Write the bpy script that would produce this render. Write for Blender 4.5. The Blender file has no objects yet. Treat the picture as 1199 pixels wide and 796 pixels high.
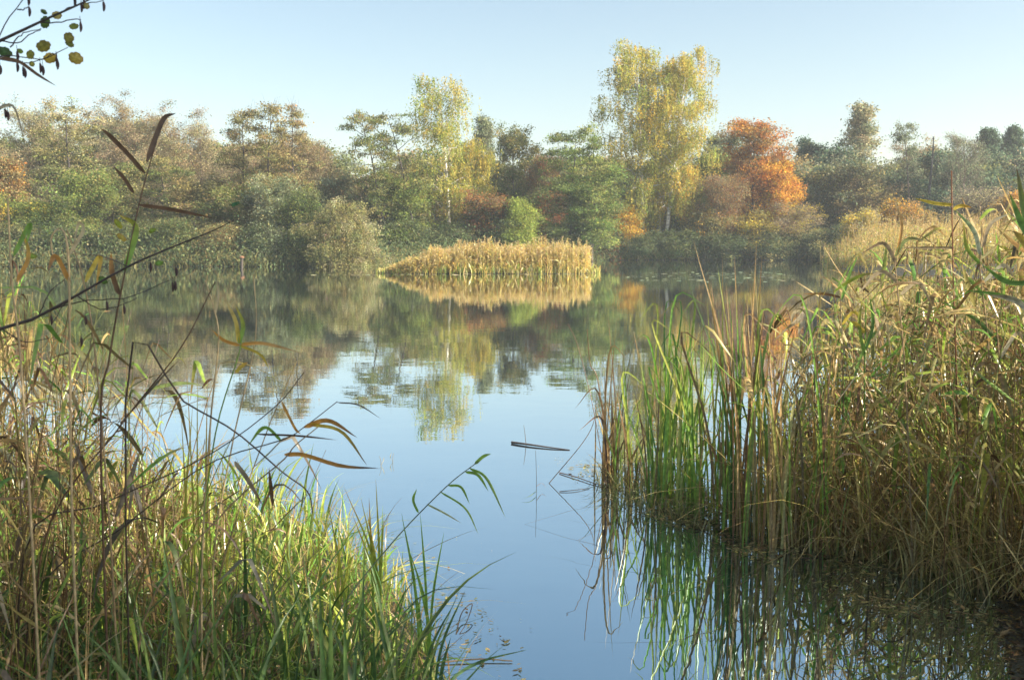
import bpy, math
import numpy as np
R_ = math.radians
S = bpy.context.scene
COL = S.collection

# ------------------------------------------------------------------ camera, sky, sun, exposure
CAM_H = 1.7
PITCH = 5.66
FPX = 1199 * 35 / 36
cam = bpy.data.cameras.new('camera'); cam.lens = 35; cam.sensor_width = 36
cam.clip_start = 0.05; cam.clip_end = 3000
cam.dof.use_dof = True; cam.dof.focus_distance = 9.0; cam.dof.aperture_fstop = 11
co = bpy.data.objects.new('camera', cam); COL.objects.link(co)
co.location = (0, 0, CAM_H); co.rotation_euler = (R_(90 - PITCH), 0, 0)
S.camera = co

SUN_EL, SUN_AZ = 33.0, 108.0            # azimuth measured from +Y (view direction) towards +X (right)
w = bpy.data.worlds.new('World'); S.world = w; w.use_nodes = True
nt = w.node_tree; bg = nt.nodes['Background']
sky = nt.nodes.new('ShaderNodeTexSky'); sky.sky_type = 'NISHITA'; sky.sun_disc = False
sky.sun_elevation = R_(SUN_EL); sky.sun_rotation = R_(SUN_AZ)
sky.altitude = 100; sky.air_density = 1.0; sky.dust_density = 1.4; sky.ozone_density = 2.6
vm = nt.nodes.new('ShaderNodeVectorMath'); vm.operation = 'MULTIPLY'; vm.inputs[1].default_value = (1.12, 0.985, 0.80)
nt.links.new(sky.outputs[0], vm.inputs[0]); nt.links.new(vm.outputs[0], bg.inputs[0]); bg.inputs[1].default_value = 0.091
sl = bpy.data.lights.new('sun', 'SUN'); sl.energy = 5.0; sl.angle = R_(0.5); sl.color = (1, 0.90, 0.74)
so = bpy.data.objects.new('sun', sl); COL.objects.link(so)
so.rotation_euler = (R_(90 - SUN_EL), 0, R_(180 - SUN_AZ))
so.location = (30, 10, 30)
S.view_settings.view_transform = 'Standard'; S.view_settings.look = 'None'
S.view_settings.gamma = 1; S.view_settings.exposure = 1.50
S.view_settings.use_curve_mapping = False
S.render.engine = 'CYCLES'
cy = S.cycles
cy.max_bounces = 8; cy.diffuse_bounces = 3; cy.glossy_bounces = 3; cy.transmission_bounces = 4
cy.transparent_max_bounces = 6; cy.volume_bounces = 1
cy.use_denoising = True
try:
    cy.denoiser = 'OPENIMAGEDENOISE'
except Exception:
    pass
cy.sample_clamp_indirect = 6

# ------------------------------------------------------------------ helpers
ct, st = math.cos(R_(PITCH)), math.sin(R_(PITCH))
def W(px, py, D):
    """world point on the photo ray through (px, py) at distance D along +Y"""
    x = (px - 599.5) / FPX; v = -(py - 398) / FPX
    dy = ct + v * st; dz = -st + v * ct
    k = D / dy
    return np.array([x * k, D, CAM_H + dz * k])
def G_(px, py, z=0.0):
    x = (px - 599.5) / FPX; v = -(py - 398) / FPX
    dy = ct + v * st; dz = -st + v * ct
    k = (z - CAM_H) / dz
    return np.array([x * k, dy * k, z])

def tag(o, label=None, cat=None, group=None, kind=None):
    if label: o['label'] = label
    if cat: o['category'] = cat
    if group: o['group'] = group
    if kind: o['kind'] = kind
    return o
def empty(name, loc=(0, 0, 0)):
    o = bpy.data.objects.new(name, None); COL.objects.link(o)
    o.location = loc; o.empty_display_size = 0.2
    return o

class Geo:
    def __init__(s): s.V = []; s.F = []; s.C = []; s.n = 0
    def add(s, v, f, c):
        v = np.asarray(v, float).reshape(-1, 3)
        c = np.broadcast_to(np.asarray(c, float), v.shape) if np.ndim(c) == 1 else np.asarray(c, float).reshape(-1, 3)
        s.V.append(v); s.C.append(c); s.F.append(np.asarray(f, int).reshape(-1, 4) + s.n); s.n += len(v)
    def ribbons(s, P, side, wd, col, fold=0.0):
        """P (N,S,3) side (N,S,3) wd (N,S) half widths, col (N,S,3)"""
        N, K, _ = P.shape
        a = side * wd[..., None]
        if fold:
            T = np.gradient(P, axis=1); nrm = np.cross(T, side); nrm /= np.linalg.norm(nrm, axis=2, keepdims=True) + 1e-9
            off = nrm * wd[..., None] * fold
            v = np.stack([P - a + off, P, P + a + off], 2); m = 3
        else:
            v = np.stack([P - a, P + a], 2); m = 2
        c = np.repeat(col[:, :, None, :], m, 2)
        i = np.arange(N)[:, None, None] * K * m + np.arange(K - 1)[None, :, None] * m + np.arange(m - 1)[None, None, :]
        f = np.stack([i, i + 1, i + 1 + m, i + m], -1)
        s.add(v, f, c)
    def tubes(s, P, r, col, k=3):
        N, K, _ = P.shape
        T = np.gradient(P, axis=1); T /= np.linalg.norm(T, axis=2, keepdims=True) + 1e-9
        ref = np.where(np.abs(T[..., 2:3]) > 0.9, np.array([1., 0, 0]), np.array([0, 0, 1.]))
        ref = np.broadcast_to(ref[:, :1], T.shape)
        u = np.cross(T, ref); u /= np.linalg.norm(u, axis=2, keepdims=True) + 1e-9
        v = np.cross(T, u)
        an = np.arange(k) * 2 * math.pi / k
        vv = P[:, :, None] + r[:, :, None, None] * (u[:, :, None] * np.cos(an)[:, None] + v[:, :, None] * np.sin(an)[:, None])
        c = np.repeat(col[:, :, None, :], k, 2)
        j = np.arange(k); base = np.arange(N)[:, None, None] * K * k + np.arange(K - 1)[None, :, None] * k
        a = base + j; b = base + (j + 1) % k
        f = np.stack([a, b, b + k, a + k], -1)
        s.add(vv, f, c)
    def leaves(s, c, size, col, rng, hang=0.0, asp=0.6, flat=0.0):
        N = len(c)
        u = rng.normal(size=(N, 3)); u[:, 2] = u[:, 2] * (1 - flat) - hang * 2
        u /= np.linalg.norm(u, axis=1, keepdims=True)
        v = rng.normal(size=(N, 3)); v[:, 2] *= (1 - flat); v -= u * (v * u).sum(1, keepdims=True)
        v /= np.linalg.norm(v, axis=1, keepdims=True)
        size = np.broadcast_to(size, (N,))[:, None]
        nn = np.cross(u, v) * size * 0.25
        vv = np.stack([c - u * size, c + v * size * asp + nn, c + u * size, c - v * size * asp + nn], 1)
        f = np.arange(N * 4).reshape(N, 4)
        s.add(vv, f, np.repeat(col[:, None], 4, 1))
    def build(s, name, mat, parent=None, smooth=False, origin=None):
        me = bpy.data.meshes.new(name)
        V = np.concatenate(s.V); F = np.concatenate(s.F); C = np.concatenate(s.C)
        if origin is not None: V = V - np.asarray(origin)
        me.vertices.add(len(V)); me.vertices.foreach_set('co', V.astype(np.float32).ravel())
        me.loops.add(F.size); me.loops.foreach_set('vertex_index', F.astype(np.int32).ravel())
        me.polygons.add(len(F)); me.polygons.foreach_set('loop_start', (np.arange(len(F)) * 4).astype(np.int32))
        if smooth: me.polygons.foreach_set('use_smooth', np.ones(len(F), bool))
        at = me.color_attributes.new('col', 'FLOAT_COLOR', 'POINT')
        at.data.foreach_set('color', np.concatenate([np.clip(C, 0, 1), np.ones((len(C), 1))], 1).astype(np.float32).ravel())
        me.update(calc_edges=True)
        me.materials.append(mat)
        o = bpy.data.objects.new(name, me); COL.objects.link(o)
        if parent is not None: o.parent = parent
        elif origin is not None: o.location = origin
        return o

def spline(pts, n):
    pts = np.asarray(pts, float)
    if len(pts) == 2: pts = np.stack([pts[0], pts.mean(0), pts[1]])
    p = np.concatenate([[2 * pts[0] - pts[1]], pts, [2 * pts[-1] - pts[-2]]])
    t = np.linspace(0, len(pts) - 1 - 1e-6, n); i = t.astype(int); f = (t - i)[:, None]
    a, b, c, d = p[i], p[i + 1], p[i + 2], p[i + 3]
    return 0.5 * (2 * b + (c - a) * f + (2 * a - 5 * b + 4 * c - d) * f ** 2 + (3 * b - a - 3 * c + d) * f ** 3)
def nrmz(a): return a / (np.linalg.norm(a, axis=-1, keepdims=True) + 1e-9)

# ------------------------------------------------------------------ materials
def leaf_mat(name, trans=0.35, gloss=0.06, rough=0.45, noise=30, var=0.25):
    m = bpy.data.materials.new(name); m.use_nodes = True; t = m.node_tree; t.nodes.clear()
    n = t.nodes.new; L = t.links.new
    out = n('ShaderNodeOutputMaterial'); at = n('ShaderNodeAttribute'); at.attribute_name = 'col'
    tc = n('ShaderNodeTexCoord'); no = n('ShaderNodeTexNoise'); no.inputs['Scale'].default_value = noise; no.inputs['Detail'].default_value = 2
    L(tc.outputs['Object'], no.inputs['Vector'])
    mr = n('ShaderNodeMapRange'); mr.inputs[1].default_value = 0.25; mr.inputs[2].default_value = 0.75
    mr.inputs[3].default_value = 1 - var; mr.inputs[4].default_value = 1 + var; L(no.outputs[0], mr.inputs[0])
    mul = n('ShaderNodeVectorMath'); mul.operation = 'SCALE'; L(at.outputs['Color'], mul.inputs[0]); L(mr.outputs[0], mul.inputs['Scale'])
    d = n('ShaderNodeBsdfDiffuse'); tr = n('ShaderNodeBsdfTranslucent'); g = n('ShaderNodeBsdfGlossy'); g.inputs['Roughness'].default_value = rough
    L(mul.outputs[0], d.inputs[0]); L(mul.outputs[0], tr.inputs[0]); g.inputs[0].default_value = (0.9, 0.9, 0.9, 1)
    m1 = n('ShaderNodeMixShader'); m1.inputs[0].default_value = trans; L(d.outputs[0], m1.inputs[1]); L(tr.outputs[0], m1.inputs[2])
    m2 = n('ShaderNodeMixShader'); m2.inputs[0].default_value = gloss; L(m1.outputs[0], m2.inputs[1]); L(g.outputs[0], m2.inputs[2])
    L(m2.outputs[0], out.inputs[0])
    return m
M_FAR = leaf_mat('far_foliage', 0.45, 0.0, 0.6, 1.2, 0.18)
M_BLADE = leaf_mat('reed_blades', 0.38, 0.04, 0.32, 45, 0.38)
M_LEAF = leaf_mat('near_leaf', 0.5, 0.02, 0.4, 150, 0.45)
def bark_mat(name, scale=6, var=0.45, bands=False):
    m = bpy.data.materials.new(name); m.use_nodes = True; t = m.node_tree; b = t.nodes['Principled BSDF']
    n = t.nodes.new; L = t.links.new
    at = n('ShaderNodeAttribute'); at.attribute_name = 'col'; tc = n('ShaderNodeTexCoord')
    no = n('ShaderNodeTexNoise'); no.inputs['Scale'].default_value = scale; no.inputs['Detail'].default_value = 5
    mp = n('ShaderNodeMapping'); mp.inputs['Scale'].default_value = (1, 1, 5 if bands else 0.3)
    L(tc.outputs['Object'], mp.inputs[0]); L(mp.outputs[0], no.inputs['Vector'])
    mr = n('ShaderNodeMapRange'); mr.inputs[1].default_value = 0.35; mr.inputs[2].default_value = 0.65
    mr.inputs[3].default_value = 1 - var; mr.inputs[4].default_value = 1 + var * 0.5; L(no.outputs[0], mr.inputs[0])
    mul = n('ShaderNodeVectorMath'); mul.operation = 'SCALE'; L(at.outputs['Color'], mul.inputs[0]); L(mr.outputs[0], mul.inputs['Scale'])
    L(mul.outputs[0], b.inputs['Base Color']); b.inputs['Roughness'].default_value = 0.85
    return m
M_BARK = bark_mat('bark'); M_BIRCH = bark_mat('birch_bark', 3, 0.6, True); M_TWIG = bark_mat('twig_bark', 60, 0.3)

# ground
gm = bpy.data.materials.new('ground_soil'); gm.use_nodes = True; t = gm.node_tree; b = t.nodes['Principled BSDF']
tc = t.nodes.new('ShaderNodeTexCoord'); n1 = t.nodes.new('ShaderNodeTexNoise'); n1.inputs['Scale'].default_value = 1.3; n1.inputs['Detail'].default_value = 8
n2 = t.nodes.new('ShaderNodeTexNoise'); n2.inputs['Scale'].default_value = 35; n2.inputs['Detail'].default_value = 6
for q in (n1, n2): t.links.new(tc.outputs['Object'], q.inputs['Vector'])
cr = t.nodes.new('ShaderNodeValToRGB'); t.links.new(n1.outputs[0], cr.inputs[0])
cr.color_ramp.elements[0].position = 0.35; cr.color_ramp.elements[0].color = (0.030, 0.024, 0.016, 1)
cr.color_ramp.elements[1].position = 0.7; cr.color_ramp.elements[1].color = (0.075, 0.07, 0.03, 1)
mx = t.nodes.new('ShaderNodeMix'); mx.data_type = 'RGBA'; mx.blend_type = 'MULTIPLY'; mx.inputs[0].default_value = 0.7
c2 = t.nodes.new('ShaderNodeValToRGB'); t.links.new(n2.outputs[0], c2.inputs[0])
c2.color_ramp.elements[0].position = 0.3; c2.color_ramp.elements[0].color = (0.4, 0.4, 0.4, 1); c2.color_ramp.elements[1].position = 0.7
t.links.new(cr.outputs[0], mx.inputs[6]); t.links.new(c2.outputs[0], mx.inputs[7]); t.links.new(mx.outputs[2], b.inputs['Base Color'])
b.inputs['Roughness'].default_value = 0.55
bp = t.nodes.new('ShaderNodeBump'); bp.inputs['Strength'].default_value = 0.6; bp.inputs['Distance'].default_value = 0.03
t.links.new(n2.outputs[0], bp.inputs['Height']); t.links.new(bp.outputs[0], b.inputs['Normal'])

# water
wm = bpy.data.materials.new('pond_water'); wm.use_nodes = True; t = wm.node_tree; b = t.nodes['Principled BSDF']
t.nodes.remove(b)
wo = t.nodes['Material Output']; wd_ = t.nodes.new('ShaderNodeBsdfDiffuse'); wd_.inputs[0].default_value = (0.006, 0.012, 0.016, 1)
wg = t.nodes.new('ShaderNodeBsdfGlossy'); wg.inputs['Roughness'].default_value = 0.012
lw = t.nodes.new('ShaderNodeLayerWeight'); lw.inputs[0].default_value = 0.5
pw = t.nodes.new('ShaderNodeMath'); pw.operation = 'POWER'; pw.inputs[1].default_value = 1.2; t.links.new(lw.outputs['Facing'], pw.inputs[0])
wf = t.nodes.new('ShaderNodeMapRange'); wf.inputs[3].default_value = 0.36; wf.inputs[4].default_value = 1.0; t.links.new(pw.outputs[0], wf.inputs[0])
wt = t.nodes.new('ShaderNodeMix'); wt.data_type = 'RGBA'; wt.inputs[6].default_value = (0.40, 0.80, 1.0, 1); wt.inputs[7].default_value = (1, 1, 1, 1)
t.links.new(pw.outputs[0], wt.inputs[0]); t.links.new(wt.outputs[2], wg.inputs[0])
wx = t.nodes.new('ShaderNodeMixShader'); t.links.new(wf.outputs[0], wx.inputs[0]); t.links.new(wd_.outputs[0], wx.inputs[1]); t.links.new(wg.outputs[0], wx.inputs[2])
t.links.new(wx.outputs[0], wo.inputs[0])
tc = t.nodes.new('ShaderNodeTexCoord')
def wav(scale, sx, sy, det):
    mp = t.nodes.new('ShaderNodeMapping'); mp.inputs['Scale'].default_value = (sx, sy, 1)
    no = t.nodes.new('ShaderNodeTexNoise'); no.inputs['Scale'].default_value = scale; no.inputs['Detail'].default_value = det
    t.links.new(tc.outputs['Object'], mp.inputs[0]); t.links.new(mp.outputs[0], no.inputs['Vector']); return no
wa = wav(1.8, 0.75, 1.25, 3); wb = wav(7.0, 0.8, 1.2, 2); wc = wav(0.06, 0.6, 1.8, 3)
# breezy patches: ripples are a little stronger in places
mr = t.nodes.new('ShaderNodeMapRange'); mr.inputs[1].default_value = 0.42; mr.inputs[2].default_value = 0.62; mr.inputs[3].default_value = 0.15; mr.inputs[4].default_value = 1.0
t.links.new(wc.outputs[0], mr.inputs[0])
mm = t.nodes.new('ShaderNodeMath'); mm.operation = 'MULTIPLY'; t.links.new(wb.outputs[0], mm.inputs[0]); t.links.new(mr.outputs[0], mm.inputs[1])
m3 = t.nodes.new('ShaderNodeMath'); m3.operation = 'MULTIPLY'; t.links.new(mm.outputs[0], m3.inputs[0]); m3.inputs[1].default_value = 0.10
ad = t.nodes.new('ShaderNodeMath'); ad.operation = 'ADD'; t.links.new(wa.outputs[0], ad.inputs[0]); t.links.new(m3.outputs[0], ad.inputs[1])
bp = t.nodes.new('ShaderNodeBump'); bp.inputs['Strength'].default_value = 1.0; bp.inputs['Distance'].default_value = 0.0016
t.links.new(ad.outputs[0], bp.inputs['Height']); t.links.new(bp.outputs[0], wg.inputs['Normal'])

# ------------------------------------------------------------------ ground sheet and water
POND = np.array([(-0.15, 2.9), (-0.32, 3.9), (-0.6, 4.8), (-1.2, 5.8), (-2.2, 6.5), (-3.5, 7.0), (-6, 7.8), (-14, 12), (-30, 25), (-42, 45), (-47, 64),
                 (-30, 67.5), (-17, 67), (-9, 76), (0, 84), (8, 90), (20, 91), (33, 91), (30, 76), (21.5, 66), (20, 60), (24, 52), (36, 45), (36, 34), (22, 22), (10, 14),
                 (5.2, 9), (3.3, 6.2), (2.45, 4.9), (2.08, 4.05), (1.8, 3.3), (1.0, 2.8)], float)
def sdist(x, y):
    P = np.stack([x, y], -1); d = np.full(x.shape, 1e9); inside = np.zeros(x.shape, bool)
    for i in range(len(POND)):
        a, b_ = POND[i], POND[(i + 1) % len(POND)]
        ab = b_ - a; tt = np.clip(((P - a) @ ab) / (ab @ ab), 0, 1)
        d = np.minimum(d, np.linalg.norm(P - a - tt[..., None] * ab, axis=-1))
        c = (a[1] > y) != (b_[1] > y)
        with np.errstate(divide='ignore', invalid='ignore'):
            xi = (b_[0] - a[0]) * (y - a[1]) / (b_[1] - a[1]) + a[0]
        inside ^= c & (x < xi)
    return np.where(inside, -d, d)
def height(x, y):
    x = np.asarray(x, float); y = np.asarray(y, float)
    d = sdist(x, y)
    z = np.where(d < 0, np.maximum(d * 0.35, -0.9), 0.38 * (1 - np.exp(-d / 1.1)))
    z = z + np.where(d > 0, 0.03 * np.sin(x * 3.1 + y) * np.sin(y * 2.3 - x), 0) * np.clip(d, 0, 1)
    z = z + np.clip((np.hypot(x, y - 40) - 75) * 0.010, 0, 2.5)
    e = ((x + 1.3) / 5.6) ** 2 + ((y - 53.6) / 1.7) ** 2
    z = np.where(e < 2.2, np.maximum(z, 0.16 - (e - 0.4) * 0.22), z)
    return z
def axis(lo, hi, fine_lo, fine_hi, fine, n):
    c = np.arange(fine_lo, fine_hi + 1e-6, fine)
    a = fine_lo - (np.linspace(0, 1, n + 1)[1:] ** 2.4) * (fine_lo - lo)
    b_ = fine_hi + (np.linspace(0, 1, n + 1)[1:] ** 2.4) * (hi - fine_hi)
    return np.concatenate([a[::-1], c, b_])
xs = np.concatenate([np.linspace(-430, -60, 14)[:-1], np.arange(-60, -5, .9), np.arange(-5, 5, .14), np.arange(5, 60, .9), np.linspace(60, 430, 14)])
ys = np.concatenate([np.linspace(-430, -4, 14)[:-1], np.arange(-4, 1, .5), np.arange(1, 9, .14), np.arange(9, 100, .7), np.linspace(100, 430, 20)])
X, Y = np.meshgrid(xs, ys); Z = height(X, Y)
g = Geo(); nx, ny = len(xs), len(ys)
idx = np.arange(nx * ny).reshape(ny, nx)
g.add(np.stack([X, Y, Z], -1), np.stack([idx[:-1, :-1], idx[:-1, 1:], idx[1:, 1:], idx[1:, :-1]], -1), np.array([0.1, 0.1, 0.1]))
tag(g.build('ground', gm, smooth=True), kind='structure')
g = Geo(); g.add([(-60, 1.5, 0), (60, 1.5, 0), (60, 98, 0), (-60, 98, 0)], [[0, 1, 2, 3]], np.array([0.1, 0.1, 0.1]))
tag(g.build('water', wm), kind='structure')

# ------------------------------------------------------------------ haze
hb = Geo(); x0, x1, y0, y1, z0, z1 = -436, 436, -436, 436, -2.2, 32
hb.add([(x0, y0, z0), (x1, y0, z0), (x1, y1, z0), (x0, y1, z0), (x0, y0, z1), (x1, y0, z1), (x1, y1, z1), (x0, y1, z1)],
       [[0, 3, 2, 1], [4, 5, 6, 7], [0, 1, 5, 4], [1, 2, 6, 5], [2, 3, 7, 6], [3, 0, 4, 7]], np.array([1, 1, 1]))
hm = bpy.data.materials.new('haze_air'); hm.use_nodes = True; hm.node_tree.nodes.clear()
ho = hm.node_tree.nodes.new('ShaderNodeOutputMaterial'); pv = hm.node_tree.nodes.new('ShaderNodeVolumePrincipled')
pv.inputs['Color'].default_value = (0.92, 0.96, 1.0, 1); pv.inputs['Density'].default_value = 0.0007; pv.inputs['Anisotropy'].default_value = 0.35
hm.node_tree.links.new(pv.outputs[0], ho.inputs['Volume'])
tag(hb.build('haze', hm), kind='stuff')

# ------------------------------------------------------------------ far trees
PAL = {  # leaf albedos
 'birch':  [(.38, .38, .09), (.44, .40, .09), (.28, .32, .08), (.50, .40, .10)],
 'birchy': [(.52, .42, .08), (.44, .40, .09), (.34, .36, .09), (.60, .42, .08)],
 'alder':  [(.17, .21, .07), (.22, .24, .08), (.13, .17, .06), (.28, .26, .09)],
 'green':  [(.18, .25, .07), (.22, .28, .08), (.14, .20, .06), (.32, .34, .09)],
 'bright': [(.32, .38, .08), (.28, .34, .08), (.42, .44, .10)],
 'olive':  [(.28, .26, .10), (.23, .23, .09), (.36, .30, .12), (.20, .20, .09)],
 'greyg':  [(.26, .29, .18), (.21, .25, .15), (.30, .32, .19)],
 'brown':  [(.36, .26, .12), (.28, .21, .10), (.38, .29, .14), (.25, .24, .11)],
 'pink':   [(.40, .30, .17), (.33, .26, .15), (.42, .34, .20), (.28, .27, .15)],
 'cream':  [(.50, .43, .25), (.42, .36, .21), (.38, .36, .19)],
 'dark':   [(.10, .13, .06), (.12, .15, .07), (.08, .11, .05), (.18, .18, .08)],
 'orange': [(.58, .24, .05), (.50, .19, .04), (.62, .34, .06), (.38, .16, .05), (.38, .24, .09)],
 'orangey':[(.68, .38, .06), (.62, .30, .05), (.64, .44, .07)],
 'red':    [(.32, .14, .06), (.28, .12, .06), (.38, .20, .07), (.22, .16, .07)],
 'yellow': [(.62, .46, .07), (.56, .44, .08), (.46, .40, .09)],
 'bluec':  [(.10, .16, .10), (.09, .14, .09), (.13, .18, .11)],
 'straw':  [(.56, .40, .14), (.48, .36, .14), (.60, .46, .18), (.40, .35, .12)],
}
def pal(name, n, rng, jit=0.18):
    P = np.array(PAL[name]); c = P[rng.integers(len(P), size=n)]
    return np.clip(c * (1 + rng.normal(size=(n, 1)) * jit) * (1 + rng.normal(size=(n, 3)) * 0.06), 0.01, 0.9)

def grow(wood, leaf, rng, base, H, R, cb=0.25, a=0.4, b=0.5, nl=34, ns=9, rise=0.5, droop=0.2, lean=(0, 0), wander=0.25,
         palette='alder', pal2=None, n_leaf=20, ls=0.16, sig=0.42, flat=0.5, hang=0.0, keep=0.8, bark=(.10, .085, .07), trunk_r=None,
         twigs=0, stems=1, splay=0.0, limb_up=0.0):
    base = np.asarray(base, float)
    tr = trunk_r or H * 0.0115
    allc = []; allcol = []
    um = a / (a + b); nrm = (um + 0.12) ** a * (1 - um + 0.03) ** b
    for sidx in range(stems):
        an = rng.uniform(0, 6.28) + sidx * 6.28 / stems
        sp = splay * H if stems > 1 else 0
        Hs = H * (1 if sidx == 0 else rng.uniform(0.75, 0.97))
        K = 9; s = np.linspace(0, 1, K)
        path = np.zeros((K, 3)); path[:, 2] = s * Hs * 0.97
        path[:, 0] = lean[0] * s ** 1.3 + math.cos(an) * sp * s ** 0.8 + wander * np.cumsum(rng.normal(size=K)) * 0.35 * s
        path[:, 1] = lean[1] * s ** 1.3 + math.sin(an) * sp * s ** 0.8 + wander * np.cumsum(rng.normal(size=K)) * 0.35 * s
        path += base; path[0, 2] -= 0.25
        rad = tr * (1 - s) ** 0.8 * (1 if stems == 1 else 0.75) + 0.015
        wood.tubes(path[None], rad[None], np.broadcast_to(np.array(bark), (1, K, 3)).copy(), 7)
        n = int(nl / (1 if stems == 1 else stems ** 0.6))
        u = (np.arange(n) + rng.uniform(0, 1, n)) / n
        tt = cb + (1 - cb) * u
        az = np.arange(n) * 2.4 + rng.normal(size=n) * 0.5
        env = (u + 0.12) ** a * (1 - u + 0.03) ** b / nrm * R * (1 if stems == 1 else 0.75)
        Ln = env * rng.uniform(0.55, 1.18, n)
        i = np.clip((tt * (K - 1)).astype(int), 0, K - 2); fr = (tt * (K - 1) - i)[:, None]
        st_ = path[i] * (1 - fr) + path[i + 1] * fr
        dh = np.stack([np.cos(az), np.sin(az), np.zeros(n)], 1)
        q = np.linspace(0, 1, 6)
        rs = rise * rng.uniform(0.6, 1.3, n) + u * limb_up
        LP = st_[:, None] + dh[:, None] * (Ln[:, None] * q)[..., None]
        LP[..., 2] += Ln[:, None] * (rs[:, None] * q - droop * q ** 2)
        LP += np.cumsum(rng.normal(size=LP.shape), 1) * 0.045 * Ln[:, None, None] * (q > 0)[None, :, None]
        lr = (tr * 0.34 * (1 - tt) ** 0.5 + 0.012)[:, None] * (1 - q * 0.8)[None]
        bc = np.broadcast_to(np.array(bark) * 0.85, (n, 6, 3)).copy()
        wood.tubes(LP, lr, bc, 4)
        # sub limbs
        li = np.repeat(np.arange(n), ns); m = len(li)
        kp = rng.uniform(size=m) < keep; li = li[kp]; m = len(li)
        sq = rng.uniform(0.22, 1, m) ** 0.8; j = np.clip((sq * 5).astype(int), 0, 4); f2 = (sq * 5 - j)[:, None]
        s0 = LP[li, j] * (1 - f2) + LP[li, j + 1] * f2
        d = dh[li] * 0.6 + rng.normal(size=(m, 3)) * np.array([0.6, 0.6, 0.35]) + np.array([0, 0, 0.15 + limb_up * 0.3]); d = nrmz(d)
        L2 = (Ln[li] * 0.38 * rng.uniform(0.5, 1.2, m) + 0.35)
        q2 = np.linspace(0, 1, 4)
        SP = s0[:, None] + d[:, None] * (L2[:, None] * q2)[..., None]
        SP[..., 2] -= (droop * 0.6 + hang * 0.25) * L2[:, None] * q2 ** 2
        wood.tubes(SP, 0.022 * (1 - q2 * 0.7)[None] * np.ones((m, 1)), np.broadcast_to(np.array(bark) * 0.8, (m, 4, 3)).copy(), 3)
        if twigs:
            ti = np.repeat(np.arange(m), twigs); M = len(ti); sq = rng.uniform(0.2, 1, M); jj = np.clip((sq * 3).astype(int), 0, 2); f3 = (sq * 3 - jj)[:, None]
            a0 = SP[ti, jj] * (1 - f3) + SP[ti, jj + 1] * f3
            dd = nrmz(d[ti] * 0.5 + rng.normal(size=(M, 3)) * 0.6 + np.array([0, 0, 0.35])); l3 = rng.uniform(0.4, 1.1, M)
            q3 = np.linspace(0, 1, 3); TP = a0[:, None] + dd[:, None] * (l3[:, None] * q3)[..., None]
            wood.tubes(TP, 0.011 * (1 - q3 * 0.6)[None] * np.ones((M, 1)), np.broadcast_to(np.array(bark) * 0.9, (M, 3, 3)).copy(), 3)
        # leaf clusters
        cpos = SP[:, 1:].reshape(-1, 3); cp = np.repeat(np.arange(m), 3)
        tone = pal(palette, len(cpos), rng)
        if pal2 is not None:
            pn, prob = pal2[0], pal2[1]
            lo = rng.normal(size=m)                     # whole twig sprays turn colour together
            sel = lo[cp] > prob
            tone[sel] = pal(pn, sel.sum(), rng)
        if n_leaf > 0:
            cid = np.repeat(np.arange(len(cpos)), n_leaf); N = len(cid)
            off = rng.normal(size=(N, 3)) * sig; off[:, 2] *= (1 - flat)
            if hang:
                hl = rng.uniform(0.3, 1, len(cpos))[cid] * hang
                strand = rng.normal(size=(len(cpos), 5, 3)) * sig * 0.9
                off = strand[cid, rng.integers(5, size=N)] + rng.normal(size=(N, 3)) * 0.07
                off[:, 2] = off[:, 2] * 0.4 - rng.uniform(0, 1, N) * hl * 1.7
            c = cpos[cid] + off
            cl = tone[cid] * (1 + rng.normal(size=(N, 1)) * 0.15)
            leaf.leaves(c, ls * np.clip(rng.lognormal(-.08, .38, N), .4, 1.9), np.clip(cl, .01, .9), rng, hang=0.4 if hang else 0.0, flat=0.0 if hang else 0.35)

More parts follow.
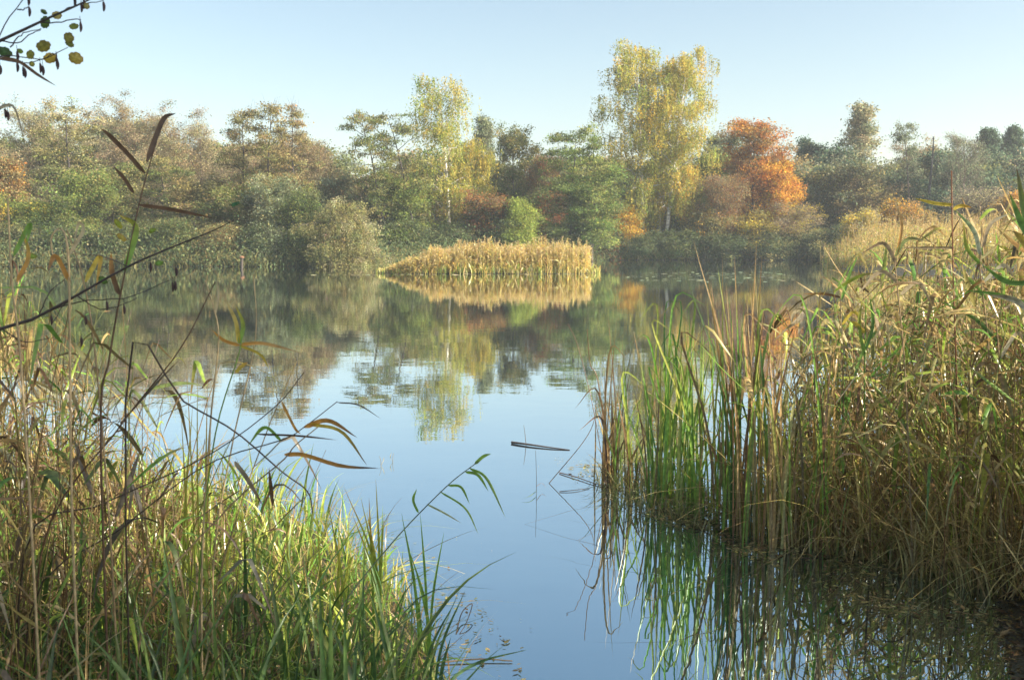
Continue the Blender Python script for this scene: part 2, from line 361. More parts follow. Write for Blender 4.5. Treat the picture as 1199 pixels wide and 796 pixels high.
SPEC = {
 'birch': dict(name='birch_tree', cat='birch', cb=0.24, a=0.35, b=0.42, nl=34, ns=8, rise=0.9, droop=0.5, palette='birch', n_leaf=38, ls=0.11, sig=0.42, hang=1.1, keep=0.62, bark=(.55, .52, .46), limb_up=0.5),
 'alder': dict(name='alder_tree', cat='alder', cb=0.26, a=0.35, b=0.35, nl=28, ns=8, rise=0.35, droop=0.15, palette='alder', n_leaf=22, ls=0.14, sig=0.40, flat=0.66, keep=0.55, bark=(.06, .05, .045), twigs=2),
 'round': dict(name='broadleaf_tree', cat='tree', cb=0.22, a=0.35, b=0.45, nl=36, ns=9, rise=1.0, droop=0.12, palette='olive', n_leaf=22, ls=0.15, sig=0.42, flat=0.3, keep=0.62, limb_up=0.7, bark=(.15, .12, .10)),
 'bare':  dict(name='bare_tree', cat='tree', cb=0.2, a=0.35, b=0.4, nl=36, ns=9, rise=1.2, droop=0.1, palette='brown', n_leaf=12, ls=0.10, sig=0.36, flat=0.3, keep=0.9, twigs=5, bark=(.20, .15, .12), limb_up=0.5),
 'cone':  dict(name='conical_tree', cat='tree', cb=0.12, a=0.12, b=0.75, nl=44, ns=8, rise=0.45, droop=0.2, palette='greyg', n_leaf=22, ls=0.15, sig=0.42, flat=0.4, keep=0.75),
 'maple': dict(name='maple_tree', cat='maple', cb=0.2, a=0.35, b=0.5, nl=40, ns=9, rise=0.7, droop=0.12, palette='orange', n_leaf=26, ls=0.14, sig=0.42, flat=0.4, keep=0.75, limb_up=0.4, bark=(.09, .07, .06)),
 'willow':dict(name='willow_bush', cat='bush', cb=0.05, a=0.3, b=0.5, nl=46, ns=9, rise=0.7, droop=0.45, palette='olive', n_leaf=30, ls=0.085, sig=0.3, hang=0.5, keep=0.9, stems=3, splay=0.12),
 'bush':  dict(name='shrub', cat='shrub', cb=0.04, a=0.25, b=0.45, nl=34, ns=8, rise=0.6, droop=0.15, palette='olive', n_leaf=20, ls=0.11, sig=0.32, flat=0.3, keep=0.8, stems=3, splay=0.14, trunk_r=0.05),
 'conif': dict(name='pine_tree', cat='pine', cb=0.45, a=0.25, b=0.6, nl=34, ns=9, rise=0.3, droop=0.1, palette='bluec', n_leaf=26, ls=0.16, sig=0.4, flat=0.45, keep=0.85),
 'thinp': dict(name='pine_tree', cat='pine', cb=0.62, a=0.3, b=0.3, nl=16, ns=6, rise=0.15, droop=0.2, palette='greyg', n_leaf=10, ls=0.13, sig=0.34, flat=0.6, keep=0.7, twigs=3, bark=(.11, .09, .08)),
}
TREES = [  # spec, px, top y, half width px, distance, label, overrides
 ('round', 4, 186, 22, 76, 'rust red small tree at the left edge of the far shore', dict(palette='brown', pal2=('orange', 0.6))),
 ('bare', 42, 118, 44, 96, 'pale cream thin-leaved tree at the far left behind the brownish alder', dict(palette='cream', n_leaf=22)),
 ('alder', 78, 116, 50, 80, 'broad brownish green alder with layered crown, leftmost big tree', dict(palette='olive', pal2=('cream', 0.3), n_leaf=20)),
 ('round', 92, 198, 34, 73, 'small light green tree under the big leftmost alder', dict(palette='green', pal2=('alder', 0.0))),
 ('round', 30, 226, 32, 72, 'dark green low tree beside the rust red tree at left', dict(palette='green', pal2=('yellow', 1.3))),
 ('bare', 158, 118, 56, 94, 'wide rounded pinkish brown tree behind the left shore', dict(palette='pink', pal2=('cream', 0.8), n_leaf=34, nl=44)),
 ('round', 128, 190, 36, 78, 'muted olive tree in front of the pinkish brown round tree', dict(palette='olive', pal2=('alder', 0))),
 ('alder', 188, 186, 38, 80, 'grey green alder right of the small light green tree', dict(palette='alder', pal2=('olive', 0))),
 ('bare', 234, 143, 24, 96, 'slim pale grey tree rising between pinkish and brown crowns at left', dict(palette='cream', n_leaf=12)),
 ('round', 228, 208, 34, 76, 'olive brown tree below the slim pale grey tree', dict(palette='olive', pal2=('brown', 0.5))),
 ('alder', 284, 128, 27, 76, 'dark brown topped alder, left one of the three slender trunks', dict(palette='brown', pal2=('olive', 0.1), n_leaf=16, bark=(.05, .04, .04))),
 ('alder', 312, 124, 24, 74, 'dark brown topped alder, middle one of the three slender trunks', dict(palette='brown', pal2=('olive', 0.1), n_leaf=15, bark=(.05, .04, .04))),
 ('alder', 344, 122, 25, 75, 'dark brown topped alder, right one of the three slender trunks', dict(palette='brown', pal2=('olive', 0.4), n_leaf=15, bark=(.05, .04, .04))),
 ('bare', 358, 158, 34, 90, 'dusty pink round tree right of the three slender alders', dict(palette='pink', n_leaf=20)),
 ('bare', 300, 168, 44, 92, 'dusty brown tree behind the three slender alders', dict(palette='pink', n_leaf=18)),
 ('round', 322, 206, 32, 71, 'pale grey willow like tree under the three slender alders', dict(palette='greyg', pal2=('olive', 0.3))),
 ('round', 268, 212, 30, 72, 'olive green low tree with brown patches near the wooden post', dict(palette='alder', pal2=('brown', 0.9))),
 ('bush', 352, 222, 26, 70, 'dark green bush left of the rounded willow bush', dict(palette='dark', pal2=('green', 0.6))),
 ('willow', 408, 238, 44, 68.5, 'rounded weeping willow bush overhanging the water left of the island', dict(palette='olive', pal2=('cream', 0.9))),
 ('bush', 372, 252, 32, 69, 'grey olive bush hugging the left side of the willow bush', dict(palette='alder')),
 ('alder', 424, 130, 30, 84, 'airy green alder leaning left, first of the pair left of the weeping birch', dict(lean=(-2.6, 0), n_leaf=15, pal2=('olive', 0.5))),
 ('alder', 462, 134, 34, 85, 'airy green alder leaning left, second of the pair beside the weeping birch', dict(lean=(-2.2, 0), n_leaf=15, pal2=('olive', 0.3))),
 ('round', 392, 205, 26, 88, 'grey green tree behind the rounded willow bush', dict(palette='greyg', pal2=('pink', 0.6))),
 ('birch', 520, 90, 36, 88, 'tall weeping birch with thin yellow green curtain, left of centre', dict(lean=(-0.5, 0), keep=0.46)),
 ('birch', 548, 165, 26, 90, 'lower yellowish birch leaning on the tall weeping birch', dict(pal2=('yellow', 0.7), keep=0.6)),
 ('round', 476, 205, 30, 86, 'yellow green low tree under the airy alders', dict(palette='green', pal2=('bright', 0.5))),
 ('cone', 566, 138, 17, 108, 'narrow bluish grey tree behind the tall weeping birch', dict()),
 ('round', 600, 148, 32, 95, 'dense grey green rounded tree in the middle of the far shore', dict(palette='alder', pal2=('olive', 0.2))),
 ('round', 573, 225, 36, 86, 'dark reddish brown low tree right of the weeping birch', dict(palette='red', pal2=('dark', 0.1))),
 ('bare', 638, 178, 22, 92, 'reddish brown slender tree between two green crowns at centre', dict(palette='red', pal2=('brown', 0.0), n_leaf=18)),
 ('alder', 668, 150, 44, 87, 'wide green alder with flat layered top left of the giant birches', dict(palette='green', pal2=('alder', 0.0), n_leaf=24, keep=0.7)),
 ('bush', 612, 234, 20, 84.5, 'small vivid lime green bush above the middle of the reed island', dict(palette='bright')),
 ('round', 694, 200, 30, 86, 'full green low tree tucked under the left giant birch', dict(palette='green', pal2=('alder', 0.2))),
 ('round', 640, 225, 26, 86, 'grey green low tree behind the right half of the reed island', dict(palette='alder', pal2=('red', 1.0))),
 ('birch', 744, 50, 44, 93, 'giant golden green birch, left and tallest of the two', dict(palette='birchy', pal2=('birch', 0.0), nl=40, ns=9, keep=0.62, cb=0.2, lean=(-1.2, 0))),
 ('birch', 802, 60, 40, 93, 'giant golden green birch, right one with white forked trunk', dict(palette='birchy', pal2=('birch', 0.1), nl=40, ns=9, keep=0.62, cb=0.2, lean=(1.9, 0))),
 ('birch', 774, 76, 44, 95, 'broad yellow birch just behind and between the trunks of the two giants', dict(palette='birch', pal2=('yellow', 0.6), keep=0.6)),
 ('round', 728, 215, 24, 96, 'grey green tree behind the left giant birch trunk', dict(palette='greyg')),
 ('bush', 735, 240, 22, 92, 'golden orange shrub below the left giant birch', dict(palette='orangey', pal2=('yellow', 0.3))),
 ('round', 852, 158, 26, 108, 'dark grey green tree behind the gap left of the orange maple', dict(palette='greyg', pal2=('dark', 0.3))),
 ('maple', 884, 140, 36, 96, 'bright orange maple standing right of the giant birches', dict(pal2=('brown', 0.7), keep=.55, rise=1.1)),
 ('maple', 910, 190, 24, 94, 'yellow orange lower maple leaning out on the right of the bright orange one', dict(palette='orangey', pal2=('orange', 0.2))),
 ('bare', 846, 205, 28, 92, 'thin reddish brown tree left of the orange maple', dict(palette='brown', pal2=('red', 0.4), n_leaf=16)),
 ('bare', 926, 226, 32, 92, 'leafless looking pale brown tree with yellow base right of the orange maple', dict(palette='pink', pal2=('yellow', 0.6), n_leaf=12)),
 ('bush', 878, 248, 26, 91.8, 'yellow green shrub in front of the orange maple', dict(palette='yellow', pal2=('olive', 0.2))),
 ('bush', 830, 246, 26, 92, 'olive shrub right of the white forked birch trunk', dict(palette='olive', pal2=('orangey', 1.0))),
 ('round', 955, 162, 28, 118, 'dark bluish green tree in the haze right of the orange maple', dict(palette='bluec', pal2=('greyg', 0.4))),
 ('cone', 1006, 122, 36, 114, 'tall pale grey green conical tree in the haze on the right', dict(palette='greyg', pal2=('cream', -0.3), a=.1, b=1.0, n_leaf=16)),
 ('round', 975, 195, 34, 104, 'dark green mass like tree below the pale conical tree', dict(palette='bluec', pal2=('alder', 0))),
 ('bare', 1018, 198, 36, 100, 'brown leaved hazy tree in front of the pale conical tree', dict(palette='brown', pal2=('pink', 0), n_leaf=16)),
 ('thinp', 1058, 144, 16, 98, 'slender pine with bare dark trunk and tiny flat crown', dict(lean=(-1.4, 0))),
 ('bare', 1078, 166, 30, 112, 'purplish brown hazy tree behind the slender pine and bare snag', dict(palette='pink', n_leaf=18)),
 ('bare', 1132, 158, 28, 98, 'grey bare branched tree right of the leafless snag', dict(palette='greyg', n_leaf=8, twigs=6)),
 ('conif', 1160, 152, 13, 116, 'dark blue green pine, left of the two round topped ones', dict()),
 ('conif', 1184, 150, 15, 118, 'dark blue green pine, right of the two round topped ones', dict()),
 ('round', 1188, 182, 44, 108, 'wide bluish hazy tree at the right edge below the two pines', dict(palette='bluec', pal2=('greyg', 0))),
 ('round', 1110, 196, 34, 108, 'grey olive hazy tree right of the slender pine', dict(palette='greyg', pal2=('olive', 0.2))),
 ('bush', 1062, 234, 30, 78, 'orange brown bush at the back of the golden reed bank', dict(palette='brown', pal2=('orangey', 0.2))),
 ('bush', 1006, 246, 24, 76, 'yellow bush at the left end of the golden reed bank', dict(palette='yellow', pal2=('cream', 0.2))),
 ('bare', 1160, 218, 34, 82, 'grey twiggy bare bush tree behind the golden reed bank', dict(palette='cream', n_leaf=6, twigs=6, stems=3, splay=0.12, bark=(.16, .13, .11))),
 ('bush', 1192, 226, 22, 76, 'orange tinted bush at the right edge behind the reeds', dict(palette='orangey', pal2=('brown', -0.3))),
 ('round', -50, 170, 50, 80, 'olive tree standing just beyond the left edge of the view', dict(palette='olive')),
 ('round', 1255, 185, 48, 95, 'grey green tree standing just beyond the right edge of the view', dict(palette='greyg')),
 # waterside shrubs
 ('bush', 20, 262, 34, 70, 'dark green waterside shrub nearest the left edge', dict(palette='dark', pal2=('olive', 0.4))),
 ('bush', 85, 262, 34, 70.5, 'dark green waterside shrub below the small light green tree', dict(palette='dark', pal2=('green', 0.4))),
 ('bush', 145, 258, 34, 70, 'dark olive waterside shrub behind the tall brown reed leaves', dict(palette='alder', pal2=('dark', 0))),
 ('bush', 205, 256, 32, 69.5, 'dark waterside shrub left of the wooden post', dict(palette='dark', pal2=('alder', 0))),
 ('bush', 255, 262, 26, 69.5, 'brownish waterside shrub directly behind the wooden post', dict(palette='olive', pal2=('brown', 0))),
 ('bush', 310, 262, 28, 69.2, 'low grey shrub at the water right of the wooden post', dict(palette='greyg', pal2=('dark', 0))),
 ('bush', 470, 258, 28, 80, 'dark green shrub above the left tip of the reed island', dict(palette='dark', pal2=('green', 0.5))),
 ('bush', 522, 262, 30, 84, 'dark shrub at the foot of the tall weeping birch', dict(palette='dark')),
 ('bush', 580, 258, 30, 86, 'dark green shrub at the foot of the reddish low tree', dict(palette='dark', pal2=('red', 0.9))),
 ('bush', 650, 256, 30, 88, 'dark shrub behind the right end of the reed island', dict(palette='dark', pal2=('alder', 0.3))),
 ('bush', 705, 268, 24, 91, 'dark shrub at the water right of the reed island', dict(palette='dark', pal2=('red', 0.9))),
 ('bush', 752, 272, 26, 91, 'dark waterside shrub below the golden orange shrub', dict(palette='dark')),
 ('bush', 796, 268, 26, 91, 'dark waterside shrub at the foot of the white forked birch', dict(palette='dark', pal2=('alder', 0.5))),
 ('bush', 846, 272, 28, 91, 'dark waterside shrub below the thin reddish brown tree', dict(palette='dark')),
 ('bush', 900, 270, 28, 91, 'dark waterside shrub below the orange maple', dict(palette='dark', pal2=('olive', 0.6))),
 ('bush', 950, 268, 26, 91, 'dark waterside shrub left of the golden reed bank', dict(palette='dark', pal2=('olive', 0.5))),
 ('bush', 985, 262, 22, 90, 'dark green shrub just behind the left end of the golden reed bank', dict(palette='dark', pal2=('bluec', 0.5))),
]
for k, (sp, px, ty, hw, D, label, ov) in enumerate(TREES):
    p = dict(SPEC[sp]); p.update(ov); nm, cat = p.pop('name'), p.pop('cat')
    rng = np.random.default_rng(1000 + k)
    top = W(px, ty, D); lean = p.get('lean', (0, 0))
    bx, by = top[0] - lean[0] * 0.8, D
    bz = float(height(bx, by)); H = top[2] - bz; Rr = hw / FPX * D
    p['ls'] = p['ls'] * D / 88 * 0.57; p['n_leaf'] = int(p['n_leaf'] * 2.0)
    if sp in ('alder', 'round'): p['sig'] *= 0.85
    sc = 1.0 if sp in ('birch',) else 1.0
    wood, leaf = Geo(), Geo()
    root = empty(nm, (bx, by, bz))
    grow(wood, leaf, rng, (0, 0, 0), H, Rr, **p)
    LV = np.concatenate(leaf.V); zt = np.percentile(LV[:, 2], 99.7); cxm = np.median(LV[:, 0]); hwx = np.percentile(np.abs(LV[:, 0] - cxm), 97.5)
    kz = H / zt; kx = np.clip(Rr / hwx, .6, 1.35); sc_ = np.array([kx, kx, kz])
    wood.V = [v * sc_ for v in wood.V]; leaf.V = [v * sc_ for v in leaf.V]
    wood.build('trunk', M_BIRCH if sp == 'birch' else M_BARK, root)
    leaf.build('crown', M_FAR, root)
    tag(root, label, cat, 'shrubs along the far waterline' if label.find('waterside') >= 0 else ('shrubs on the far shore' if sp in ('bush', 'willow') else 'trees on the far shore'))

# unseen trees added beside and behind the camera to shade the foreground
for k, (bx, by, zc, H, Rr, lab) in enumerate([(4.2, 0.45, 2.4, 3.4, 1.5, 'small unseen alder added to the right of the camera to shade the left bank'),
                                          (8.3, 1.7, 2.2, 2.8, 1.15, 'small unseen alder added on the right bank to shade the muddy corner')]):
    rng = np.random.default_rng(500 + k); wood, leaf = Geo(), Geo(); bz = float(height(bx, by)); root = empty('alder_tree', (bx, by, bz))
    grow(wood, leaf, rng, (0, 0, 0), zc + H, Rr, cb=zc / (zc + H), a=.4, b=.4, nl=26, ns=8, palette='green', n_leaf=20, ls=.05, sig=.24, flat=.3, keep=.85, bark=(.09, .08, .07), trunk_r=.08)
    wood.build('trunk', M_BARK, root); leaf.build('crown', M_FAR, root)
    tag(root, lab, 'alder')
# bare leaning snag
rng = np.random.default_rng(5)
top = W(1093, 160, 98); bt = W(1084, 290, 98); bz = float(height(bt[0], 98))
root = empty('dead_tree', (bt[0], 98, bz)); g = Geo()
K = 8; s = np.linspace(0, 1, K); P = np.zeros((1, K, 3)); P[0, :, 0] = (top[0] - bt[0]) * s + 0.06 * np.sin(s * 9); P[0, :, 2] = s * (top[2] - bz)
g.tubes(P, (0.20 * (1 - s) + 0.05)[None], np.full((1, K, 3), .07), 7)
g.build('trunk', M_BARK, root)
for q in range(9):
    g = Geo(); u = rng.uniform(0.55, 0.97); an = rng.uniform(0, 6.3); Lq = rng.uniform(.3, 1.0)
    c0 = np.array([(top[0] - bt[0]) * u, 0, (top[2] - bz) * u]); d = np.array([math.cos(an), math.sin(an), .5])
    g.tubes(spline([c0, c0 + d * Lq * .5, c0 + d * Lq + (0, 0, .1)], 5)[None], np.linspace(.035, .01, 5)[None], np.full((1, 5, 3), .07), 4)
    g.build('branch', M_BARK, root)
tag(root, 'leafless dark snag, a bare leaning pole with stubs, right of the slender pine', 'dead tree')

# woodland behind (reads as one mass)
rng = np.random.default_rng(77); wood, leaf = Geo(), Geo()
pals = ['olive', 'alder', 'greyg', 'brown', 'pink', 'dark', 'green', 'alder']
pals_r = ['greyg', 'bluec', 'greyg', 'olive', 'bluec', 'alder', 'greyg', 'pink']
def topline(px):
    return np.interp(px, [-300, 0, 60, 160, 220, 300, 380, 400, 470, 560, 620, 700, 760, 830, 880, 940, 1010, 1080, 1150, 1199, 1500],
                     [165, 165, 150, 148, 168, 165, 180, 200, 185, 188, 190, 192, 195, 188, 185, 182, 182, 180, 178, 175, 175])
for i in range(120):
    px = -260 + i * 14.4 + rng.uniform(-7, 7); D = rng.uniform(110, 150) if i % 2 else rng.uniform(96 if px < 400 else 101, 112)
    ty = topline(px) + rng.uniform(-2, 40)
    top = W(px, ty, D); H = top[2] - 0.5; bz = float(height(top[0], D))
    grow(wood, leaf, rng, (top[0], D, bz), top[2] - bz, rng.uniform(2.2, 3.8), cb=0.16, a=0.3, b=0.45, nl=26, limb_up=.5, ns=6, rise=0.5, palette=(pals if px < 920 else pals_r)[rng.integers(8)], pal2=((pals if px < 920 else pals_r)[rng.integers(8)], 0.4),
         n_leaf=36, ls=0.115 * D / 100, sig=0.62, keep=0.9, bark=(.09, .08, .07))
root = empty('distant_wood'); tag(root, kind='stuff', label='hazy mixed autumn woodland closing the view behind the shore trees', cat='woodland')
wood.build('trunks', M_BARK, root); leaf.build('foliage', M_FAR, root)

# low shore fringe: grasses and brambles along the far bank
def field(g, rng, bx, by, bz, h, wd, palette, lean=0.3, bend=0.35, S_=6, tip=None, fold=0.0, wind=(0.0, 0.0), jit=0.18):
    n = len(bx); s = np.linspace(0, 1, S_)
    an = rng.uniform(0, 6.283, n); ln = np.abs(rng.normal(size=n)) * lean; bd = np.abs(rng.normal(size=n)) * bend
    d = np.stack([np.cos(an) + wind[0], np.sin(an) + wind[1], np.zeros(n)], 1)
    P = np.zeros((n, S_, 3)); P[:, :, 0] = bx[:, None]; P[:, :, 1] = by[:, None]; P[:, :, 2] = bz[:, None]
    P += d[:, None] * (h[:, None] * (ln[:, None] * s + bd[:, None] * s ** 3))[..., None]
    P[..., 2] += h[:, None] * (s - bd[:, None] * 0.75 * s ** 3)
    an2 = an + math.pi / 2 + rng.normal(size=n) * 0.7
    tw = an2[:, None] + rng.normal(size=n)[:, None] * s * 0.8
    side = np.stack([np.cos(tw), np.sin(tw), np.zeros_like(tw)], -1)
    prof = np.clip((1 - s) * 3.2, 0, 1) ** 0.7 * (0.55 + 0.45 * np.sin(math.pi * np.clip(s * 0.9 + 0.1, 0, 1))); prof[-1] = 0.04
    c0 = pal(palette, n, rng, jit); c1 = pal(tip, n, rng, jit) if tip else c0
    k = (np.clip((s - 0.55) / 0.45, 0, 1) ** 1.5)[None, :, None]
    k = k * (rng.uniform(size=(n, 1, 1)) < 0.6)
    g.ribbons(P, side, wd[:, None] * prof[None], c0[:, None] * (1 - k) + c1[:, None] * k, fold)
    return P
PAL['gblade'] = [(.16, .30, .05), (.20, .34, .06), (.12, .24, .05), (.28, .36, .07)]
PAL['gdark'] = [(.08, .15, .04), (.11, .19, .05), (.14, .22, .06), (.07, .13, .04)]
PAL['gyel'] = [(.36, .42, .07), (.30, .38, .06), (.44, .44, .10), (.22, .34, .06)]
PAL['dry'] = [(.42, .31, .12), (.32, .22, .09), (.50, .40, .18), (.20, .13, .06), (.44, .36, .15), (.30, .27, .09)]
PAL['dryd'] = [(.20, .13, .06), (.13, .085, .05), (.28, .20, .09), (.22, .18, .07)]
PAL['gold'] = [(.62, .44, .12), (.58, .45, .11), (.50, .34, .12), (.46, .42, .14), (.62, .50, .22)]
PAL['brownleaf'] = [(.20, .11, .06), (.28, .16, .08), (.36, .20, .07), (.16, .10, .07)]
PAL['mix'] = PAL['gblade'] + PAL['dry'] + PAL['gyel']
PAL['tipbrown'] = [(.38, .24, .10), (.30, .18, .08), (.46, .34, .15)]

def along(poly, n, rng, spread):
    poly = np.asarray(poly, float); seg = np.linalg.norm(np.diff(poly, axis=0), axis=1); cum = np.concatenate([[0], np.cumsum(seg)])
    t = rng.uniform(0, cum[-1], n); x = np.interp(t, cum, poly[:, 0]); y = np.interp(t, cum, poly[:, 1])
    return x + rng.normal(size=n) * spread * 0.5, y + np.abs(rng.normal(size=n)) * spread
rng = np.random.default_rng(31); g = Geo()
x, y = along([(-46, 65), (-30, 68), (-17, 67.5), (-9, 76.5), (0, 84.5), (8, 90.5), (20, 91.5), (33, 91.5)], 16000, rng, 1.6)
y -= .75
z = np.maximum(height(x, y), -0.02)
field(g, rng, x, y, z, rng.uniform(0.3, 1.3, len(x)), rng.uniform(.015, .035, len(x)), 'olive', 0.5, 0.5, 5, tip='straw')
x, y = along([(-46, 65), (-30, 68), (-17, 67.5), (-9, 76.5), (0, 84.5), (8, 90.5), (20, 91.5), (33, 91.5)], 70000, rng, 2.2)
y -= .8
z = np.maximum(height(x, y), 0) + rng.gamma(1.5, 0.40, len(x))
g.leaves(np.stack([x, y, z], 1), rng.uniform(.06, .13, len(x)), pal('dark', len(x), rng) * 1.3, rng)
tag(g.build('shore_undergrowth', M_FAR), label='dark brambles and rank grass along the far waterline', cat='undergrowth', kind='stuff')

# reeds: stems, leaves, plumes for beds seen from afar
def reed_bed(g, rng, x, y, z, h, pl, pl2, plume, wscale=1.0, nleaf=5, stem_r=0.006, plumecol=(.56, .42, .20)):
    n = len(x); s = np.linspace(0, 1, 5)
    an = rng.uniform(0, 6.283, n); ln = np.abs(rng.normal(size=n)) * 0.10
    d = np.stack([np.cos(an), np.sin(an), np.zeros(n)], 1)
    P = np.stack([x, y, z], 1)[:, None] + d[:, None] * (h[:, None] * ln[:, None] * s ** 1.5)[..., None]; P[..., 2] += h[:, None] * s
    c = pal(pl, n, rng)
    g.tubes(P, stem_r * wscale * (1 - s * 0.5)[None] * np.ones((n, 1)), np.repeat(c[:, None], 5, 1), 3)
    li = np.repeat(np.arange(n), nleaf); m = len(li); u = rng.uniform(0.15, 0.98, m); j = np.clip((u * 4).astype(int), 0, 3); f = (u * 4 - j)[:, None]
    st0 = P[li, j] * (1 - f) + P[li, j + 1] * f
    a2 = rng.uniform(0, 6.283, m); dh = np.stack([np.cos(a2), np.sin(a2), np.zeros(m)], 1); L = rng.uniform(.25, .5, m) * (0.7 + 0.5 * (1 - u))
    q = np.linspace(0, 1, 4); up = rng.uniform(0.3, 1.2, m); dr = rng.uniform(0.3, 1.3, m)
    LP = st0[:, None] + dh[:, None] * (L[:, None] * q * 0.8)[..., None]; LP[..., 2] += L[:, None] * (up[:, None] * q - dr[:, None] * q ** 2)
    side = np.cross(dh, np.array([0, 0, 1.])); side = nrmz(side + rng.normal(size=(m, 3)) * 0.5)
    wp = np.array([0.5, 1, 0.7, 0.05])
    cl = pal(pl2, m, rng)
    g.ribbons(LP, np.repeat(side[:, None], 4, 1), (0.011 * wscale * rng.uniform(.6, 1.2, m))[:, None] * wp, np.repeat(cl[:, None], 4, 1))
    pi_ = np.where(rng.uniform(size=n) < plume)[0]
    if len(pi_):
        k = 26; c0 = P[pi_, -1]; ii = np.repeat(np.arange(len(pi_)), k); off = rng.normal(size=(len(ii), 3)) * np.array([.028, .028, .0]); off[:, 2] = rng.uniform(-.20, .06, len(ii))
        off[:, :2] += d[pi_][ii][:, :2] * (off[:, 2:3] * -0.15)
        cc = np.array(plumecol) * (1 + rng.normal(size=(len(ii), 1)) * .15)
        g.leaves(c0[ii] + off, 0.030, np.clip(cc, 0, .9), rng, hang=0.5, asp=0.4)

rng = np.random.default_rng(41); g = Geo()
n = 5200; e = rng.uniform(0, 1, n) ** 0.5; a = rng.uniform(0, 6.283, n)
x = rng.uniform(-6.5, 4.1, n); y = 53.6 + 1.6 * rng.uniform(-1, 1, n) * (1 - np.clip(np.abs((x + 1.2) / 5.4), 0, 1) ** 5) ** .5
hp = (1 + .16 * np.sin(x * 3.1 + y) * np.sin(x * 1.3)) * np.interp(x, [-7, -5.6, -4.2, -2, 1, 3.2, 4.2], [0.15, 0.45, 0.95, 1.1, 1.1, 1.25, 1.3]) * np.where(rng.uniform(size=n) < .12, rng.uniform(1.0, 1.4, n), rng.uniform(0.45, 1.12, n))
z = np.maximum(height(x, y), -0.05)
reed_bed(g, rng, x, y, z, hp, 'gold', 'gold', 0.45, 2.2, 5)
n = 3000; e = rng.uniform(0.6, 1.08, n); a = rng.uniform(3.0, 6.4, n)
x = -1.3 + 5.6 * e * np.cos(a); y = 53.6 + 1.7 * e * np.sin(a); PAL['isl'] = PAL['gold'] + PAL['gyel'] + PAL['olive'][:2]
field(g, rng, x, y, np.maximum(height(x, y), -.03), rng.uniform(.2, .75, n) * np.interp(x, [-7, -4, 4], [.5, 1, 1]), rng.uniform(.012, .025, n), 'isl', .35, .4, 5, tip='straw')
tag(g.build('island_reeds', M_BLADE), label='golden reeds with feathery plumes covering the small low island in the pond', cat='reeds', kind='stuff')

rng = np.random.default_rng(43); g = Geo(); n = 7000
x = rng.uniform(20.5, 40, n); y = rng.uniform(58.5, 76, n); sd = sdist(x, y); ok = (sd > -1.2); x, y = x[ok], y[ok]; n = len(x)
reed_bed(g, rng, x, y, np.maximum(height(x, y), -.05), np.interp(x, [20.5, 24, 40], [.6, 1, 1.1]) * (1 + .2 * np.sin(x * 2 + y)) * rng.uniform(1.2, 2.1, n), 'gold', 'isl', 0.2, 2.4, 5)
n = 5000; x = rng.uniform(20, 42, n); y = rng.uniform(64, 80, n); ok = sdist(x, y) > 0; x, y = x[ok], y[ok]; n = len(x)
reed_bed(g, rng, x, y, height(x, y), np.interp(x, [20, 24, 40], [.5, 1, 1.1]) * (1 + .2 * np.sin(x * 1.3 + y)) * rng.uniform(1.3, 2.9, n), 'straw', 'straw', 0.1, 2.4, 5)
tag(g.build('golden_reed_bank', M_BLADE), label='golden reed bank on the right shore beyond the foreground reeds', cat='reeds', kind='stuff')

# reeds on the near-left and near-right shores further out (seen from the side)
rng = np.random.default_rng(44); g = Geo()
x, y = along([(-46, 64), (-42, 45), (-30, 25), (-16, 13)], 2600, rng, 1.0); x = x - 0.8
reed_bed(g, rng, x, y, np.maximum(height(x, y), -.05), rng.uniform(1.2, 1.9, len(x)), 'straw', 'mix', 0.1, 2.0, 4)
x, y = along([(10.5, 14), (22, 22), (36, 34), (37, 44)], 2600, rng, 1.0)
reed_bed(g, rng, x, y, np.maximum(height(x, y), -.05), rng.uniform(1.2, 1.9, len(x)), 'straw', 'mix', 0.1, 2.0, 4)
tag(g.build('side_shore_reeds', M_BLADE), label='dry reeds along the pond sides beyond the view', cat='reeds', kind='stuff')

